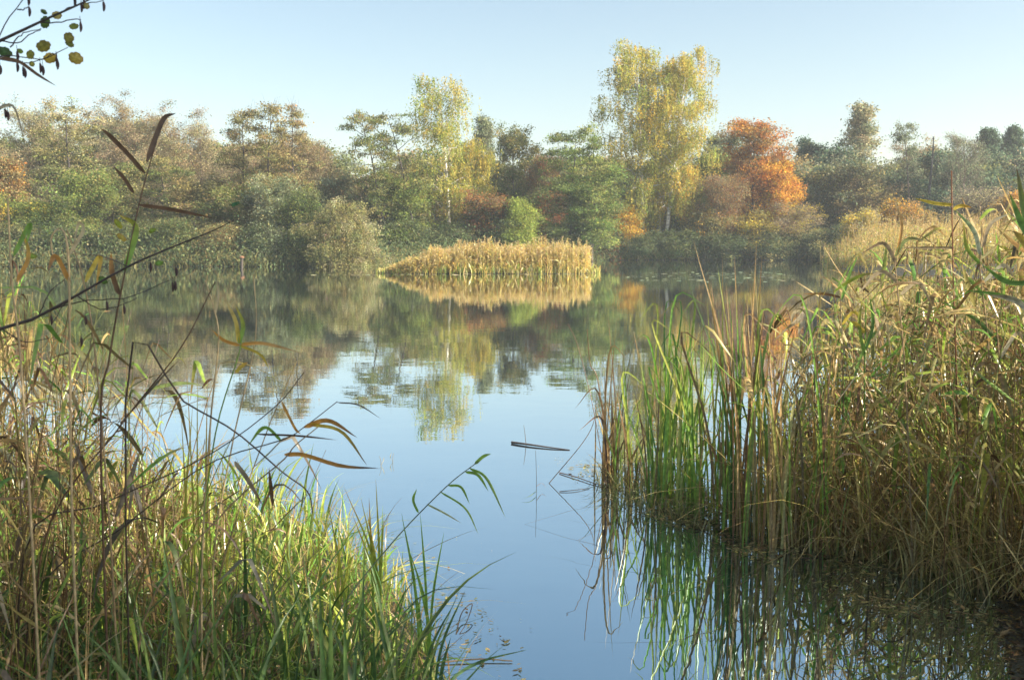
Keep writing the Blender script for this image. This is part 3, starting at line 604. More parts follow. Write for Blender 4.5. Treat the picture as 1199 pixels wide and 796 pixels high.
# ------------------------------------------------------------------ foreground: generators
def stems_with_leaves(g, rng, x, y, z, h, stempal, leafpal, tip, nleaf=6, lean=0.12, r=0.003, Lr=(.18, .42), wr=(.006, .013), umin=0.2, K=7, wind=(0, 0)):
    n = len(x); s = np.linspace(0, 1, K); an = rng.uniform(0, 6.283, n); ln = np.abs(rng.normal(size=n)) * lean; bd = rng.normal(size=n) * 0.05
    d = np.stack([np.cos(an) + wind[0], np.sin(an) + wind[1], np.zeros(n)], 1)
    d2 = np.stack([-np.sin(an), np.cos(an), np.zeros(n)], 1)
    P = np.stack([x, y, z], 1)[:, None] + d[:, None] * (h[:, None] * ln[:, None] * (0.5 * s + 0.5 * s ** 2))[..., None] + d2[:, None] * (h * bd)[:, None, None] * (s ** 2)[None, :, None]
    P[..., 2] += h[:, None] * (s - 0.5 * (ln[:, None] ** 2) * s ** 2)
    c = pal(stempal, n, rng)
    g.tubes(P, (r * rng.uniform(.6, 1.3, n))[:, None] * (1 - 0.55 * s)[None], np.repeat(c[:, None], K, 1), 4)
    li = np.repeat(np.arange(n), nleaf); m = len(li); u = rng.uniform(umin, 0.99, m); f = u * (K - 1); j = np.clip(f.astype(int), 0, K - 2); f = (f - j)[:, None]
    st0 = P[li, j] * (1 - f) + P[li, j + 1] * f
    a2 = rng.uniform(0, 6.283, m); dh = np.stack([np.cos(a2), np.sin(a2), np.zeros(m)], 1)
    L = rng.uniform(Lr[0], Lr[1], m); q = np.linspace(0, 1, 7)
    up = rng.uniform(0.0, 1.3, m); dr = np.abs(rng.normal(size=m)) * 0.75 + 0.1; br = rng.uniform(size=m) < 0.3
    LP = st0[:, None] + dh[:, None] * (L[:, None] * (q - 0.25 * q ** 2))[..., None]
    zz = up[:, None] * q - dr[:, None] * q ** 2
    zz = np.where(br[:, None], up[:, None] * np.minimum(q, .45) - 1.3 * np.clip(q - .45, 0, 1), zz)   # snapped, hanging tips
    LP[..., 2] += L[:, None] * zz
    side = nrmz(np.cross(dh, np.array([0, 0, 1.])) + rng.normal(size=(m, 3)) * 0.35)
    side2 = nrmz(side + rng.normal(size=(m, 3)) * 0.6)
    sd_ = nrmz(side[:, None] * (1 - q[None, :, None]) + side2[:, None] * q[None, :, None])
    wp = np.array([.45, .85, 1, .92, .7, .4, .03])
    cl = pal(leafpal, m, rng); ctp = pal(tip, m, rng); k = np.clip((q - .5) / .5, 0, 1)[None, :, None] * (rng.uniform(size=(m, 1, 1)) < .5)
    LPc = cl[:, None] * (1 - k) + ctp[:, None] * k
    g.ribbons(LP, sd_, rng.uniform(wr[0], wr[1], m)[:, None] * wp, LPc, 0.25)

def in_poly(x, y, poly):
    ins = np.zeros(x.shape, bool); poly = np.asarray(poly)
    for i in range(len(poly)):
        a, b_ = poly[i], poly[(i + 1) % len(poly)]
        c = (a[1] > y) != (b_[1] > y)
        with np.errstate(divide='ignore', invalid='ignore'):
            ins ^= c & (x < (b_[0] - a[0]) * (y - a[1]) / (b_[1] - a[1]) + a[0])
    return ins
def sample(poly, n, rng):
    poly = np.asarray(poly, float); lo, hi = poly.min(0), poly.max(0); X = np.zeros(0); Y = np.zeros(0)
    while len(X) < n:
        x = rng.uniform(lo[0], hi[0], n); y = rng.uniform(lo[1], hi[1], n); ok = in_poly(x, y, poly)
        X = np.concatenate([X, x[ok]]); Y = np.concatenate([Y, y[ok]])
    return X[:n], Y[:n]
def clumpy(x, y, rng, scale=0.35, keep=0.6):
    """drop points between clumps"""
    cx = np.sin(x * 6.3 / scale * .31 + 1.3 * np.sin(y * 4.1)) * np.sin(y * 6.3 / scale * .27 + 1.1 * np.sin(x * 3.7))
    return rng.uniform(size=len(x)) < np.clip(keep + 0.6 * cx, 0.05, 1)

# right reed bed --------------------------------------------------
BED = [(1.75, 6.7), (1.5, 6.0), (1.6, 5.45), (1.95, 5.0), (2.25, 4.6), (2.6, 4.35), (4.2, 4.3), (6.5, 6), (6.5, 9), (4.6, 9.6), (3.4, 9.0), (2.5, 8.2), (2.0, 7.4)]
def bed_h(x, y):
    px = 599.5 + x / y * FPX
    topy = np.interp(px, [700, 800, 900, 960, 1020, 1080, 1140, 1199, 1400], [380, 370, 365, 350, 300, 285, 262, 235, 215])
    return CAM_H - (topy - 282) / FPX * y
rng = np.random.default_rng(51); g = Geo()
x, y = sample(BED, 1450, rng); ok = clumpy(x, y, rng, .5, .6); x, y = x[ok], y[ok]
h = np.clip(bed_h(x, y), .9, 2.6) * (1 - 0.45 * rng.uniform(size=len(x)) ** 1.6); zb = np.maximum(height(x, y), -.12)
PAL['reedleaf'] = [(.60, .48, .26), (.62, .50, .22), (.56, .42, .18)] + PAL['dry'] + PAL['dry'] + PAL['gblade'] + PAL['gyel'] + PAL['dryd'][:2]
PAL['stem'] = PAL['dry'] + PAL['dryd'] + [(.30, .30, .10)]
stems_with_leaves(g, rng, x, y, zb, h - zb, 'stem', 'reedleaf', 'tipbrown', 7, .16, .0032, (.18, .48), (.005, .0155), .25)
tag(g.build('reed_bed', M_BLADE), label='tangled dry and green reeds filling the right side of the foreground', cat='reeds', kind='stuff')
# straw tangle low in the bed
rng = np.random.default_rng(52); g = Geo()
x, y = sample(BED, 5200, rng); z = np.maximum(height(x, y), -.02)
field(g, rng, x, y, z, rng.uniform(.25, 1.0, len(x)), rng.uniform(.0022, .006, len(x)), 'dry', .55, .6, 7, tip='dryd')
x, y = sample([(1.25, 5.9), (1.6, 5.35), (2.0, 4.95), (2.3, 4.55), (2.65, 4.3), (4, 4.2), (4, 5.5), (2, 6.5)], 2600, rng); z = np.maximum(height(x, y), -.02)
field(g, rng, x, y, z, rng.uniform(.2, .6, len(x)), rng.uniform(.002, .005, len(x)), 'dry', .45, .6, 7, wind=(-.25, -.2))
tag(g.build('straw_tangle', M_BLADE), label='bent pale straw and dead stems lying low through the right reed bed', cat='dry grass', kind='stuff')
rng = np.random.default_rng(53); g = Geo()
x, y = sample(BED, 1900, rng); ok = clumpy(x + 3, y, rng, .6, .45); x, y = x[ok], y[ok]; z = np.maximum(height(x, y), -.05)
field(g, rng, x, y, z, rng.uniform(.3, 1.0, len(x)) * np.clip(bed_h(x, y) / 1.3, .6, 1.6), rng.uniform(.004, .011, len(x)), 'gyel', .25, .35, 8, tip='gblade', fold=.3)
tag(g.build('sedge_blades', M_BLADE), label='yellow green sedge blades growing up between the reeds on the right', cat='sedge', kind='stuff')

# left bank -------------------------------------------------------
rng = np.random.default_rng(61); g = Geo()
LB = [(-0.12, 2.9), (-0.28, 3.9), (-0.56, 4.8), (-1.15, 5.75), (-2.2, 6.3), (-4.2, 7.1), (-4.2, 2.0), (-2.2, 1.2), (-0.9, 1.5), (-0.45, 2.1)]
x, y = sample(LB, 5600, rng); ok = (y > 2.0) & (rng.uniform(size=len(x)) < np.clip(1.1 - (-x / y - .12) * 1.3, .25, 1)); x, y = x[ok], y[ok]
z = height(x, y); z = np.maximum(z, -.05)
h = rng.uniform(.10, .50, len(x)) * np.interp(y, [2, 3, 4.5, 6], [1.0, 1.05, 1.0, 1.0]) * np.where(-x / y < .13, .5, 1)
PAL['grass'] = PAL['gblade'] + PAL['gyel'] + PAL['gdark'][:2]
field(g, rng, x, y, z, h, rng.uniform(.0024, .0082, len(x)), 'grass', .28, .5, 8, tip='gyel', fold=.3)
x, y = sample(LB, 4200, rng); z = np.maximum(height(x, y), -.05)
field(g, rng, x, y, z, rng.uniform(.15, .45, len(x)), rng.uniform(.0015, .0035, len(x)), 'dry', .5, .6, 7)
tag(g.build('bank_grass', M_BLADE), label='bright green grass with straw on the left bank down to the water', cat='grass', kind='stuff')
# broader dark blades nearest the camera
rng = np.random.default_rng(62); g = Geo()
NB = [(-0.3, 2.4), (-0.3, 3.0), (-.45, 3.6), (-0.5, 3.3), (-2.0, 3.0), (-2.0, 1.9), (-.8, 1.8)]
x, y = sample(NB, 620, rng); z = height(x, y)
field(g, rng, x, y, z, rng.uniform(.35, .72, len(x)), rng.uniform(.0035, .0085, len(x)), 'gdark', .22, .45, 9, fold=.35)
tag(g.build('dark_sedge', M_BLADE), label='dark green broad bladed sedge along the bottom left of the view', cat='sedge', kind='stuff')
# brown reeds at left
rng = np.random.default_rng(63); g = Geo()
LR = [(-.85, 3.0), (-1.05, 4.2), (-1.6, 5.2), (-2.6, 6.2), (-4.5, 6.8), (-4.5, 2.6), (-1.6, 1.9), (-.95, 2.2)]
x, y = sample(LR, 1050, rng); px = 599.5 + x / y * FPX
ok = rng.uniform(size=len(x)) < np.interp(px, [0, 90, 160, 240, 300], [1, .6, .35, .22, .08]); x, y, px = x[ok], y[ok], px[ok]
ty = np.interp(px, [-200, 0, 60, 120, 170, 230, 300], [260, 330, 370, 400, 450, 520, 560]) + np.abs(rng.normal(size=len(x))) * np.where(rng.uniform(size=len(x)) < .35, 30, 140) - 15
z = np.maximum(height(x, y), -.05); h = np.clip(CAM_H - (ty - 282) / FPX * y - z, .35, 2.0)
PAL['lleaf'] = PAL['dryd'] + PAL['dry'][:4] + PAL['gblade'] + PAL['gyel'][:2] + PAL['dryd']
stems_with_leaves(g, rng, x, y, z, h, 'stem', 'lleaf', 'brownleaf', 4, .18, .0022, (.10, .26), (.003, .008), .3)
x, y = sample(LR, 4500, rng); px = 599.5 + x / y * FPX; ok = rng.uniform(size=len(x)) < np.interp(px, [0, 150, 260], [1, .7, .05]); x, y = x[ok], y[ok]
field(g, rng, x, y, np.maximum(height(x, y), -.05), rng.uniform(.22, .72, len(x)), rng.uniform(.0015, .0045, len(x)), 'dryd', .45, .5, 8, tip='dry')
x, y = sample([(-.75, 2.6), (-1.0, 3.6), (-1.9, 4.6), (-3, 5), (-3, 2.2), (-1.4, 1.9)], 110, rng)
PAL['broad'] = [(.12, .16, .06), (.20, .15, .08), (.30, .27, .18), (.14, .10, .06), (.24, .34, .07), (.34, .28, .10)]
stems_with_leaves(g, rng, x, y, height(x, y), rng.uniform(.6, 1.25, len(x)), 'dryd', 'broad', 'brownleaf', 4, .42, .0024, (.16, .34), (.006, .012), .35)
tag(g.build('brown_reeds', M_BLADE), label='dense brown and straw coloured reeds on the left bank', cat='reeds', kind='stuff')

# cattail clumps (things with leaf parts) --------------------------
def blade_part(root, org, pts, wd, c0, c1, fold=.3, n=14, name='leaf', flatdir=None, tipc=None, mat=None):
    P = spline(pts, n); s = np.linspace(0, 1, n)
    T = nrmz(np.gradient(P, axis=0))
    ref = np.array([0.3, 1.0, 0.2]) if flatdir is None else np.asarray(flatdir, float)
    side = nrmz(np.cross(T, ref))
    prof = np.clip(s * 8 + .35, 0, 1) * np.clip((1 - s) * 2.6, 0, 1) ** .8; prof[-1] = .03
    c = np.asarray(c0)[None] * (1 - s[:, None] ** 2) + np.asarray(c1)[None] * s[:, None] ** 2
    if tipc is not None:
        k = np.clip((s - .72) / .2, 0, 1)[:, None]; c = c * (1 - k) + np.asarray(tipc)[None] * k
    g = Geo(); g.ribbons(P[None], side[None], (wd * prof)[None], c[None], fold)
    o = g.build(name, mat or M_BLADE, root, origin=org); return o
def tube_part(root, org, pts, r0, r1, c, n=14, name='stem', k=6, mat=None):
    P = spline(pts, n); g = Geo(); g.tubes(P[None], np.linspace(r0, r1, n)[None], np.broadcast_to(np.asarray(c, float), (1, n, 3)).copy(), k)
    return g.build(name, mat or M_BLADE, root, origin=org)
CAT = [  # px base, py base, spread, tops [(px, py)...], tone, label
 (712, 566, .05, [(703, 440), (712, 368), (708, 430), (722, 372), (716, 450), (727, 440), (698, 455), (734, 470)], 'brown', 'small brown cattail clump standing alone at the left tip of the right reeds'),
 (735, 572, .05, [(728, 395), (741, 420), (752, 440), (722, 460), (760, 455), (748, 470)], 'mixed', 'thin green and brown cattail clump beside the lone brown one'),
 (768, 588, .06, [(742, 388), (752, 400), (765, 430), (778, 420), (760, 398), (785, 470), (770, 360)], 'mixed', 'slim cattail clump with bent brown leaf, third from the left tip of the reeds'),
 (792, 592, .07, [(772, 372), (780, 356), (790, 350), (798, 356), (806, 352), (812, 372), (785, 400), (818, 410), (800, 380), (795, 420)], 'green', 'bright green cattail clump with leaf tips level in a tuft'),
 (808, 600, .06, [(800, 370), (814, 358), (824, 385), (830, 420), (806, 410), (818, 440)], 'greeny', 'fresh green cattail clump right behind the level tipped tuft'),
 (832, 606, .06, [(822, 365), (836, 400), (846, 410), (828, 350), (852, 430)], 'mixed', 'yellowing cattail clump between the green tuft and the tallest clump'),
 (862, 622, .07, [(812, 282), (840, 310), (850, 330), (860, 300), (832, 330), (872, 345), (846, 300), (868, 372), (880, 352)], 'tall', 'tallest cattail clump with long blades leaning left over the water'),
 (880, 628, .07, [(886, 284), (892, 300), (878, 330), (898, 350), (884, 320), (905, 372), (872, 350)], 'tall', 'tall upright cattail clump with brown tips right of the tallest one'),
 (905, 640, .06, [(916, 360), (900, 380), (925, 400), (910, 350), (934, 372)], 'straw', 'green and rust cattail clump at the edge of the dense reeds'),
 (850, 612, .06, [(838, 430), (858, 410), (848, 450), (866, 440), (842, 470)], 'brown', 'short rusty cattail clump at the foot of the tallest clump'),
 (948, 640, .07, [(940, 350), (955, 330), (965, 360), (950, 380), (975, 372), (990, 348)], 'straw', 'olive cattail clump half hidden among dry reeds'),
]
rng = np.random.default_rng(71)
TON = {'straw': (['dry', 'dry', 'gyel', 'tipbrown'], .5), 'brown': (['dryd', 'tipbrown'], .5), 'mixed': (['gblade', 'gyel', 'dry', 'gblade', 'dryd'], .5), 'green': (['gblade', 'gblade', 'gyel'], .3), 'greeny': (['gblade', 'gyel'], .2), 'tall': (['gblade', 'gdark', 'gyel', 'gblade', 'tipbrown', 'dry'], .6)}
for bpx, bpy_, spr, tops, tone, label in CAT:
    b0 = G_(bpx, bpy_); D = b0[1]; root = empty('cattail_clump', (b0[0], b0[1], -.15)); org = np.array([b0[0], b0[1], -.15])
    pls, tp = TON[tone]
    allt = list(tops)
    for q in range(int(len(tops) * 2.2)):
        tx, ty = tops[rng.integers(len(tops))]; allt.append((tx + rng.normal() * 13, ty + abs(rng.normal()) * 55 + 15))
    for tx, ty in allt:
        dd = rng.normal() * .12
        tpn = W(tx, ty, D + dd); bb = np.array([b0[0] + rng.normal() * spr, b0[1] + rng.normal() * spr * 1.2, -.12])
        mid = bb * .5 + tpn * .5 + np.array([(bb[0] - tpn[0]) * .22 + rng.normal() * .012, rng.normal() * .03, .04])
        c0 = pal(pls[rng.integers(len(pls))], 1, rng, .12)[0]; tc_ = pal('tipbrown', 1, rng)[0] if rng.uniform() < tp else None
        pts = [bb, mid, tpn]
        if rng.uniform() < .16:   # bent over tip
            pts = [bb, mid, tpn, tpn + np.array([rng.choice([-1, 1]) * rng.uniform(.08, .2), rng.normal() * .05, -rng.uniform(.02, .14)])]
        blade_part(root, org, pts, rng.uniform(.0042, .0080), c0, c0 * .95, .3, 14, flatdir=(rng.normal() * .5, 1, 0), tipc=tc_)
    tag(root, label, 'cattail', 'cattail clumps at the edge of the right reeds')

# near-left hero reeds ---------------------------------------------
BRN = (.14, .085, .055); STRAW = (.50, .40, .24); TAN = (.36, .27, .16); GRN = (.18, .32, .06); YEL = (.55, .42, .07); DK = (.075, .055, .045); ORG = (.55, .28, .07)
def hero(name, label, cat, D, stem, leaves, sc=STRAW, r0=.0035, r1=.0015, group=None, basez=None):
    """stem: list of px points base first; leaves: (pts px list, half width, c0, c1, tip)"""
    sp = [W(p[0], p[1], D + (p[2] if len(p) > 2 else 0)) for p in stem]
    b0 = sp[0].copy()
    gz = float(height(b0[0], b0[1]))
    if b0[2] > gz + .02: sp = [np.array([b0[0] + (b0[0] - sp[1][0]) * .25, b0[1], max(gz, -.2)])] + sp; 
    org = np.array([sp[0][0], sp[0][1], sp[0][2]]); root = empty(name, org)
    tube_part(root, org, sp, r0, r1, sc, 22)
    for lf in leaves:
        pts = [W(p[0], p[1], D + (p[2] if len(p) > 2 else 0)) for p in lf[0]]
        blade_part(root, org, pts, lf[1], lf[2], lf[3], .3, 12, tipc=lf[4] if len(lf) > 4 else None, flatdir=(.2, 1, .3 if len(lf) < 6 else lf[5]))
    tag(root, label, cat, group); return root
GL = 'single reeds standing out on the left bank'
hero('reed', 'tall dead reed with four broad dark brown leaves against the far trees', 'reed', 2.3,
     [(118, 520), (128, 420), (146, 320), (165, 230), (190, 143)],
     [([(170, 203), (150, 180), (128, 158), (118, 151)], .006, BRN, BRN), ([(172, 190), (183, 160), (193, 138), (206, 133)], .006, BRN, DK),
      ([(157, 226), (145, 208), (133, 195)], .005, BRN, BRN), ([(163, 240), (200, 245), (252, 256)], .0045, BRN, BRN),
      ([(140, 345), (132, 320), (130, 295)], .007, BRN, ORG), ([(146, 318), (160, 268), (140, 252)], .007, GRN, YEL)], BRN, .003, .0012, GL)
hero('reed', 'straight pale straw stem rising at the far left edge', 'reed', 2.2, [(38, 640), (24, 420), (14, 330), (9, 232)],
     [([(20, 330), (34, 300), (26, 270)], .005, ORG, YEL), ([(16, 300), (36, 262), (30, 290)], .005, GRN, GRN)], STRAW, .0032, .0018, GL)
hero('reed', 'pale stem broken over at the top near the left edge', 'reed', 2.2, [(85, 620), (82, 420), (80, 300), (72, 268), (60, 278), (62, 300)],
     [([(82, 330), (66, 300), (56, 318)], .006, ORG, BRN), ([(80, 300), (98, 270), (92, 262), (86, 290)], .004, STRAW, STRAW)], STRAW, .003, .0016, GL)
hero('reed', 'second pale stem crossing behind the brown leaved reed', 'reed', 2.5, [(130, 640), (112, 420), (98, 330), (78, 268)],
     [([(100, 330), (118, 300), (112, 340)], .006, YEL, ORG)], TAN, .003, .0015, GL)
hero('reed', 'long thin straw stem standing upright over open water, left side', 'reed', 2.9, [(250, 660), (272, 520), (293, 430), (300, 380), (297, 322)], [], STRAW, .0028, .0014, GL)
hero('reed', 'straw stem with yellow and green leaf tuft over the water', 'reed', 2.7, [(232, 700), (250, 520), (278, 420), (283, 400)],
     [([(280, 402), (276, 375), (262, 348)], .006, YEL, STRAW), ([(280, 402), (285, 380), (276, 358)], .006, GRN, YEL), ([(282, 403), (310, 402), (356, 414)], .005, ORG, STRAW),
      ([(280, 404), (262, 398), (248, 386)], .005, ORG, ORG), ([(280, 404), (305, 415), (315, 432)], .004, YEL, YEL), ([(276, 436), (284, 428), (290, 424)], .005, YEL, ORG)], GRN, .0026, .0014, GL)
hero('reed', 'forked pale straw stem left of the yellow leaf tuft', 'reed', 2.7, [(236, 680), (246, 500), (256, 400), (250, 360), (240, 328)],
     [([(252, 370), (256, 345), (254, 326)], .003, STRAW, STRAW)], STRAW, .003, .0016, GL)
hero('reed', 'brown stem slanting up right from the reeds to the shore line', 'reed', 2.6, [(50, 640), (140, 500), (210, 410), (252, 330)],
     [], BRN, .003, .0013, GL)
hero('reed', 'dark stem leaning far right over the blue reflection', 'reed', 2.5, [(30, 640), (120, 590), (240, 535), (320, 478), (356, 436)],
     [([(330, 470), (345, 500), (352, 508)], .004, ORG, ORG)], DK, .0026, .0012, GL)
hero('reed', 'second dark stem running parallel below the leaning one', 'reed', 2.55, [(40, 700), (140, 620), (240, 545), (330, 515), (356, 500), (395, 470)],
     [([(356, 500), (385, 492), (418, 512)], .0065, ORG, BRN), ([(360, 496), (400, 505), (430, 545)], .005, YEL, BRN), ([(395, 471), (420, 474), (446, 490)], .002, DK, DK)], DK, .0024, .0012, GL)
hero('reed', 'arching stem with gold and brown leaf flags pointing right', 'reed', 2.6, [(170, 720), (262, 600), (330, 540), (345, 522), (372, 500)],
     [([(333, 532), (356, 532), (400, 545), (445, 548)], .0065, ORG, BRN, DK), ([(300, 508), (350, 510), (395, 515)], .003, DK, BRN), ([(330, 516), (310, 500), (290, 522)], .005, GRN, GRN)], TAN, .003, .0015, GL)
hero('reed', 'dark angular stem bent down at its end over the water', 'reed', 2.5, [(150, 425), (215, 470), (275, 505), (330, 552), (360, 575), (366, 600)],
     [([(275, 540), (290, 560), (308, 592)], .007, (.3, .25, .18), BRN)], DK, .0027, .0016, GL)
hero('reed', 'fresh green reed arching right with drooping leaves over open water', 'reed', 3.5, [(395, 720), (455, 640), (520, 572), (560, 540)],
     [([(556, 543), (566, 534), (575, 531)], .006, GRN, GRN), ([(550, 548), (570, 560), (592, 606)], .0055, GRN, (.35, .45, .2)), ([(545, 552), (560, 556), (572, 575)], .006, GRN, GRN),
      ([(525, 568), (540, 570), (550, 590)], .005, GRN, GRN), ([(500, 590), (520, 600), (540, 612)], .004, (.4, .45, .25), (.5, .5, .3)), ([(515, 575), (545, 595), (560, 625)], .004, GRN, (.4, .5, .2)),
      ([(490, 600), (484, 585), (488, 572)], .005, GRN, GRN)], (.12, .16, .12), .0034, .0016, GL)
GS = 'fresh green blades rising from the left bank into open water'
def blades(label, D, px, py, tops, c0, c1, wd=(.004, .007), group=None, nm='sedge_tuft', tip=None, cat='sedge'):
    b0 = W(px, py, D); b0[2] = max(float(height(b0[0], b0[1])), -.12); root = empty(nm, b0)
    for i, tpx in enumerate(tops):
        tp_ = W(tpx[0], tpx[1], D + rng.normal() * .06); bb = b0 + np.array([rng.normal() * .03, rng.normal() * .03, -.02])
        mid = (bb + tp_) / 2 + np.array([(bb[0] - tp_[0]) * .2, 0, .04]); pts = [bb, mid, tp_]
        if len(tpx) > 2: pts.append(W(tpx[2], tpx[3], D))
        blade_part(root, b0, pts, rng.uniform(*wd), c0, c1, .3, 14, tipc=tip if i % 2 == 0 else None)
    tag(root, label, cat, group)
blades('green blade tuft fanning out furthest right beside the bank', 3.7, 502, 760, [(492, 600), (520, 622), (478, 640), (470, 600), (486, 665)], GRN, (.22, .38, .08), group=GS)
blades('green and yellow blade tuft left of the arching green reed', 3.9, 446, 740, [(402, 568), (422, 580), (430, 600), (440, 560), (412, 600), (450, 600), (432, 582)], GRN, YEL, group=GS, tip=ORG)
blades('dark blades curving right across the bottom of the water', 3.3, 505, 790, [(535, 700), (560, 775, 618, 760), (520, 730), (545, 690), (528, 745)], (.08, .17, .06), (.12, .2, .1), group=GS)
blades('slender green tuft in the middle of the left grass', 3.6, 395, 760, [(372, 620), (384, 590), (398, 640), (410, 655), (360, 650)], GRN, YEL, group=GS)
blades('upright yellow green tuft by the orange tipped reed leaves', 3.3, 225, 640, [(219, 435), (231, 430), (243, 440), (226, 470), (248, 470), (212, 480)], (.3, .36, .07), YEL, (.003, .005), group=GS, tip=ORG)

# hero reeds of the right bed --------------------------------------
GR = 'single reeds rising above the right reed bed'
hero('reed', 'slender rust brown stem with yellow side leaves, tallest in the middle of the right bed', 'reed', 5.2, [(1122, 640), (1120, 450), (1116, 320), (1114, 200)],
     [([(1116, 240), (1095, 238), (1070, 232)], .009, YEL, YEL), ([(1116, 245), (1125, 241), (1138, 243)], .010, YEL, ORG), ([(1117, 290), (1090, 290), (1052, 290)], .007, TAN, TAN)], (.28, .14, .08), .0055, .003, GR)
hero('reed', 'big green leaf blade entering at the top right corner', 'reed', 3.4, [(1230, 640), (1228, 420), (1222, 300), (1210, 262)],
     [([(1215, 300), (1200, 250), (1190, 195)], .011, GRN, BRN), ([(1212, 290), (1196, 262), (1182, 226)], .010, (.1, .2, .05), GRN), ([(1215, 330), (1180, 330), (1150, 310)], .009, (.1, .2, .05), GRN),
      ([(1215, 310), (1196, 280), (1186, 270)], .01, YEL, BRN), ([(1218, 360), (1170, 345), (1130, 340)], .006, GRN, (.1, .2, .05)), ([(1220, 380), (1190, 352), (1155, 345)], .01, (.4, .4, .3), TAN)], TAN, .005, .003, GR)
hero('reed', 'green reed with pale arched leaves left of the top right corner', 'reed', 5.0, [(1160, 640), (1158, 420), (1148, 320), (1150, 262)],
     [([(1148, 300), (1140, 270), (1118, 246)], .010, (.4, .42, .3), GRN), ([(1150, 290), (1160, 262), (1182, 250)], .009, TAN, (.4, .4, .3)), ([(1149, 310), (1132, 290), (1128, 260)], .009, GRN, YEL),
      ([(1152, 330), (1175, 310), (1190, 330)], .009, (.45, .42, .3), TAN), ([(1155, 350), (1130, 325), (1110, 350)], .009, GRN, TAN)], TAN, .005, .0025, GR)
hero('reed', 'dry reed with arched tan leaves where the bed begins to rise', 'reed', 5.0, [(1068, 640), (1060, 440), (1050, 330), (1045, 285)],
     [([(1050, 310), (1035, 285), (1010, 296)], .009, TAN, BRN), ([(1048, 300), (1062, 280), (1085, 282)], .009, (.2, .26, .08), TAN), ([(1052, 330), (1030, 318), (1004, 345)], .010, TAN, STRAW),
      ([(1054, 345), (1075, 330), (1090, 356)], .010, STRAW, TAN), ([(1050, 300), (1056, 262), (1048, 236)], .007, ORG, STRAW)], TAN, .005, .0025, GR)
hero('reed', 'reed with shaggy pale seed plume at the left of the dense bed', 'reed', 6.0, [(950, 640), (948, 500), (945, 400), (944, 352)],
     [([(944, 360), (936, 372), (920, 385)], .012, (.5, .42, .3), STRAW), ([(944, 356), (940, 375), (934, 392)], .014, (.55, .47, .36), STRAW), ([(945, 360), (950, 380), (948, 400)], .011, (.5, .42, .3), TAN),
      ([(945, 372), (925, 382), (905, 400)], .007, STRAW, TAN), ([(944, 358), (930, 366), (926, 382)], .010, STRAW, STRAW)], TAN, .005, .003, GR)
hero('reed', 'reed with long brown leaf held level to the left over the water', 'reed', 5.8, [(992, 640), (988, 480), (985, 380), (984, 345)],
     [([(984, 348), (965, 344), (940, 344)], .008, BRN, ORG), ([(985, 352), (995, 320), (1004, 300)], .009, GRN, GRN), ([(986, 380), (1000, 365), (1010, 380)], .009, YEL, YEL)], TAN, .005, .003, GR)
hero('reed', 'green upright reed with yellow patch between plume and level leaf', 'reed', 5.6, [(1012, 640), (1012, 480), (1013, 400), (1014, 350)],
     [([(1013, 420), (1006, 380), (1010, 350)], .009, GRN, YEL), ([(1013, 410), (1022, 380), (1018, 345)], .009, (.1, .22, .05), GRN), ([(1013, 390), (1000, 378), (992, 383)], .012, YEL, YEL)], GRN, .005, .003, GR)
hero('reed', 'dark green reed bending left at the right edge mid height', 'reed', 5.0, [(1180, 700), (1178, 520), (1170, 420), (1166, 370)],
     [([(1168, 400), (1140, 372), (1100, 352)], .009, (.1, .18, .06), GRN), ([(1170, 420), (1190, 390), (1199, 400)], .010, (.42, .38, .28), TAN), ([(1172, 440), (1150, 425), (1135, 450)], .010, TAN, BRN)], TAN, .005, .003, GR)

# ------------------------------------------------------------------ alder at the left with its hanging twigs
AB = np.array([-2.9, 2.3, 0.0]); AB[2] = float(height(AB[0], AB[1]))
root = empty('alder_tree', AB); rng = np.random.default_rng(81)
g = Geo(); K = 10; s = np.linspace(0, 1, K); P = np.stack([AB[0] - .5 * s + .1 * np.sin(s * 7), AB[1] - .3 * s, AB[2] - .1 + 7.5 * s], 1)
g.tubes(P[None], (0.13 * (1 - s * .85))[None], np.broadcast_to(np.array([.09, .08, .07]), (1, K, 3)).copy(), 12); g.build('trunk', M_BARK, root, origin=AB, smooth=True)
wood, leaf = Geo(), Geo()
grow(wood, leaf, rng, (-3.6, 2.1, 3.6), 4.6, 1.35, cb=.1, nl=20, ns=8, palette='green', n_leaf=8, ls=.034, sig=.2, trunk_r=.03, keep=.8, bark=(.08, .07, .06))
wood.build('limbs', M_BARK, root, origin=AB); leaf.build('crown', M_LEAF, root, origin=AB)
tk = (.055, .045, .045)
def catkin(parent, org, px, py, D, L=.020):
    p = W(px, py, D); g = Geo(); k = 7; s = np.linspace(0, 1, k)
    P = np.stack([p[0] + .0015 * np.sin(s * 3), np.full(k, p[1]), p[2] + L * .5 - L * s], 1)
    g.tubes(P[None], (.0032 * np.sin(np.clip(s * .92 + .05, 0, 1) * math.pi) ** .5)[None], np.broadcast_to(np.array([.05, .03, .035]), (1, k, 3)).copy(), 8)
    g.tubes((P[:2] + [[0, 0, .012], [0, 0, 0]])[None], np.full((1, 2), .0006), np.full((1, 2, 3), .05), 4)
    o = g.build('catkin', M_TWIG, parent, smooth=True, origin=org); return o
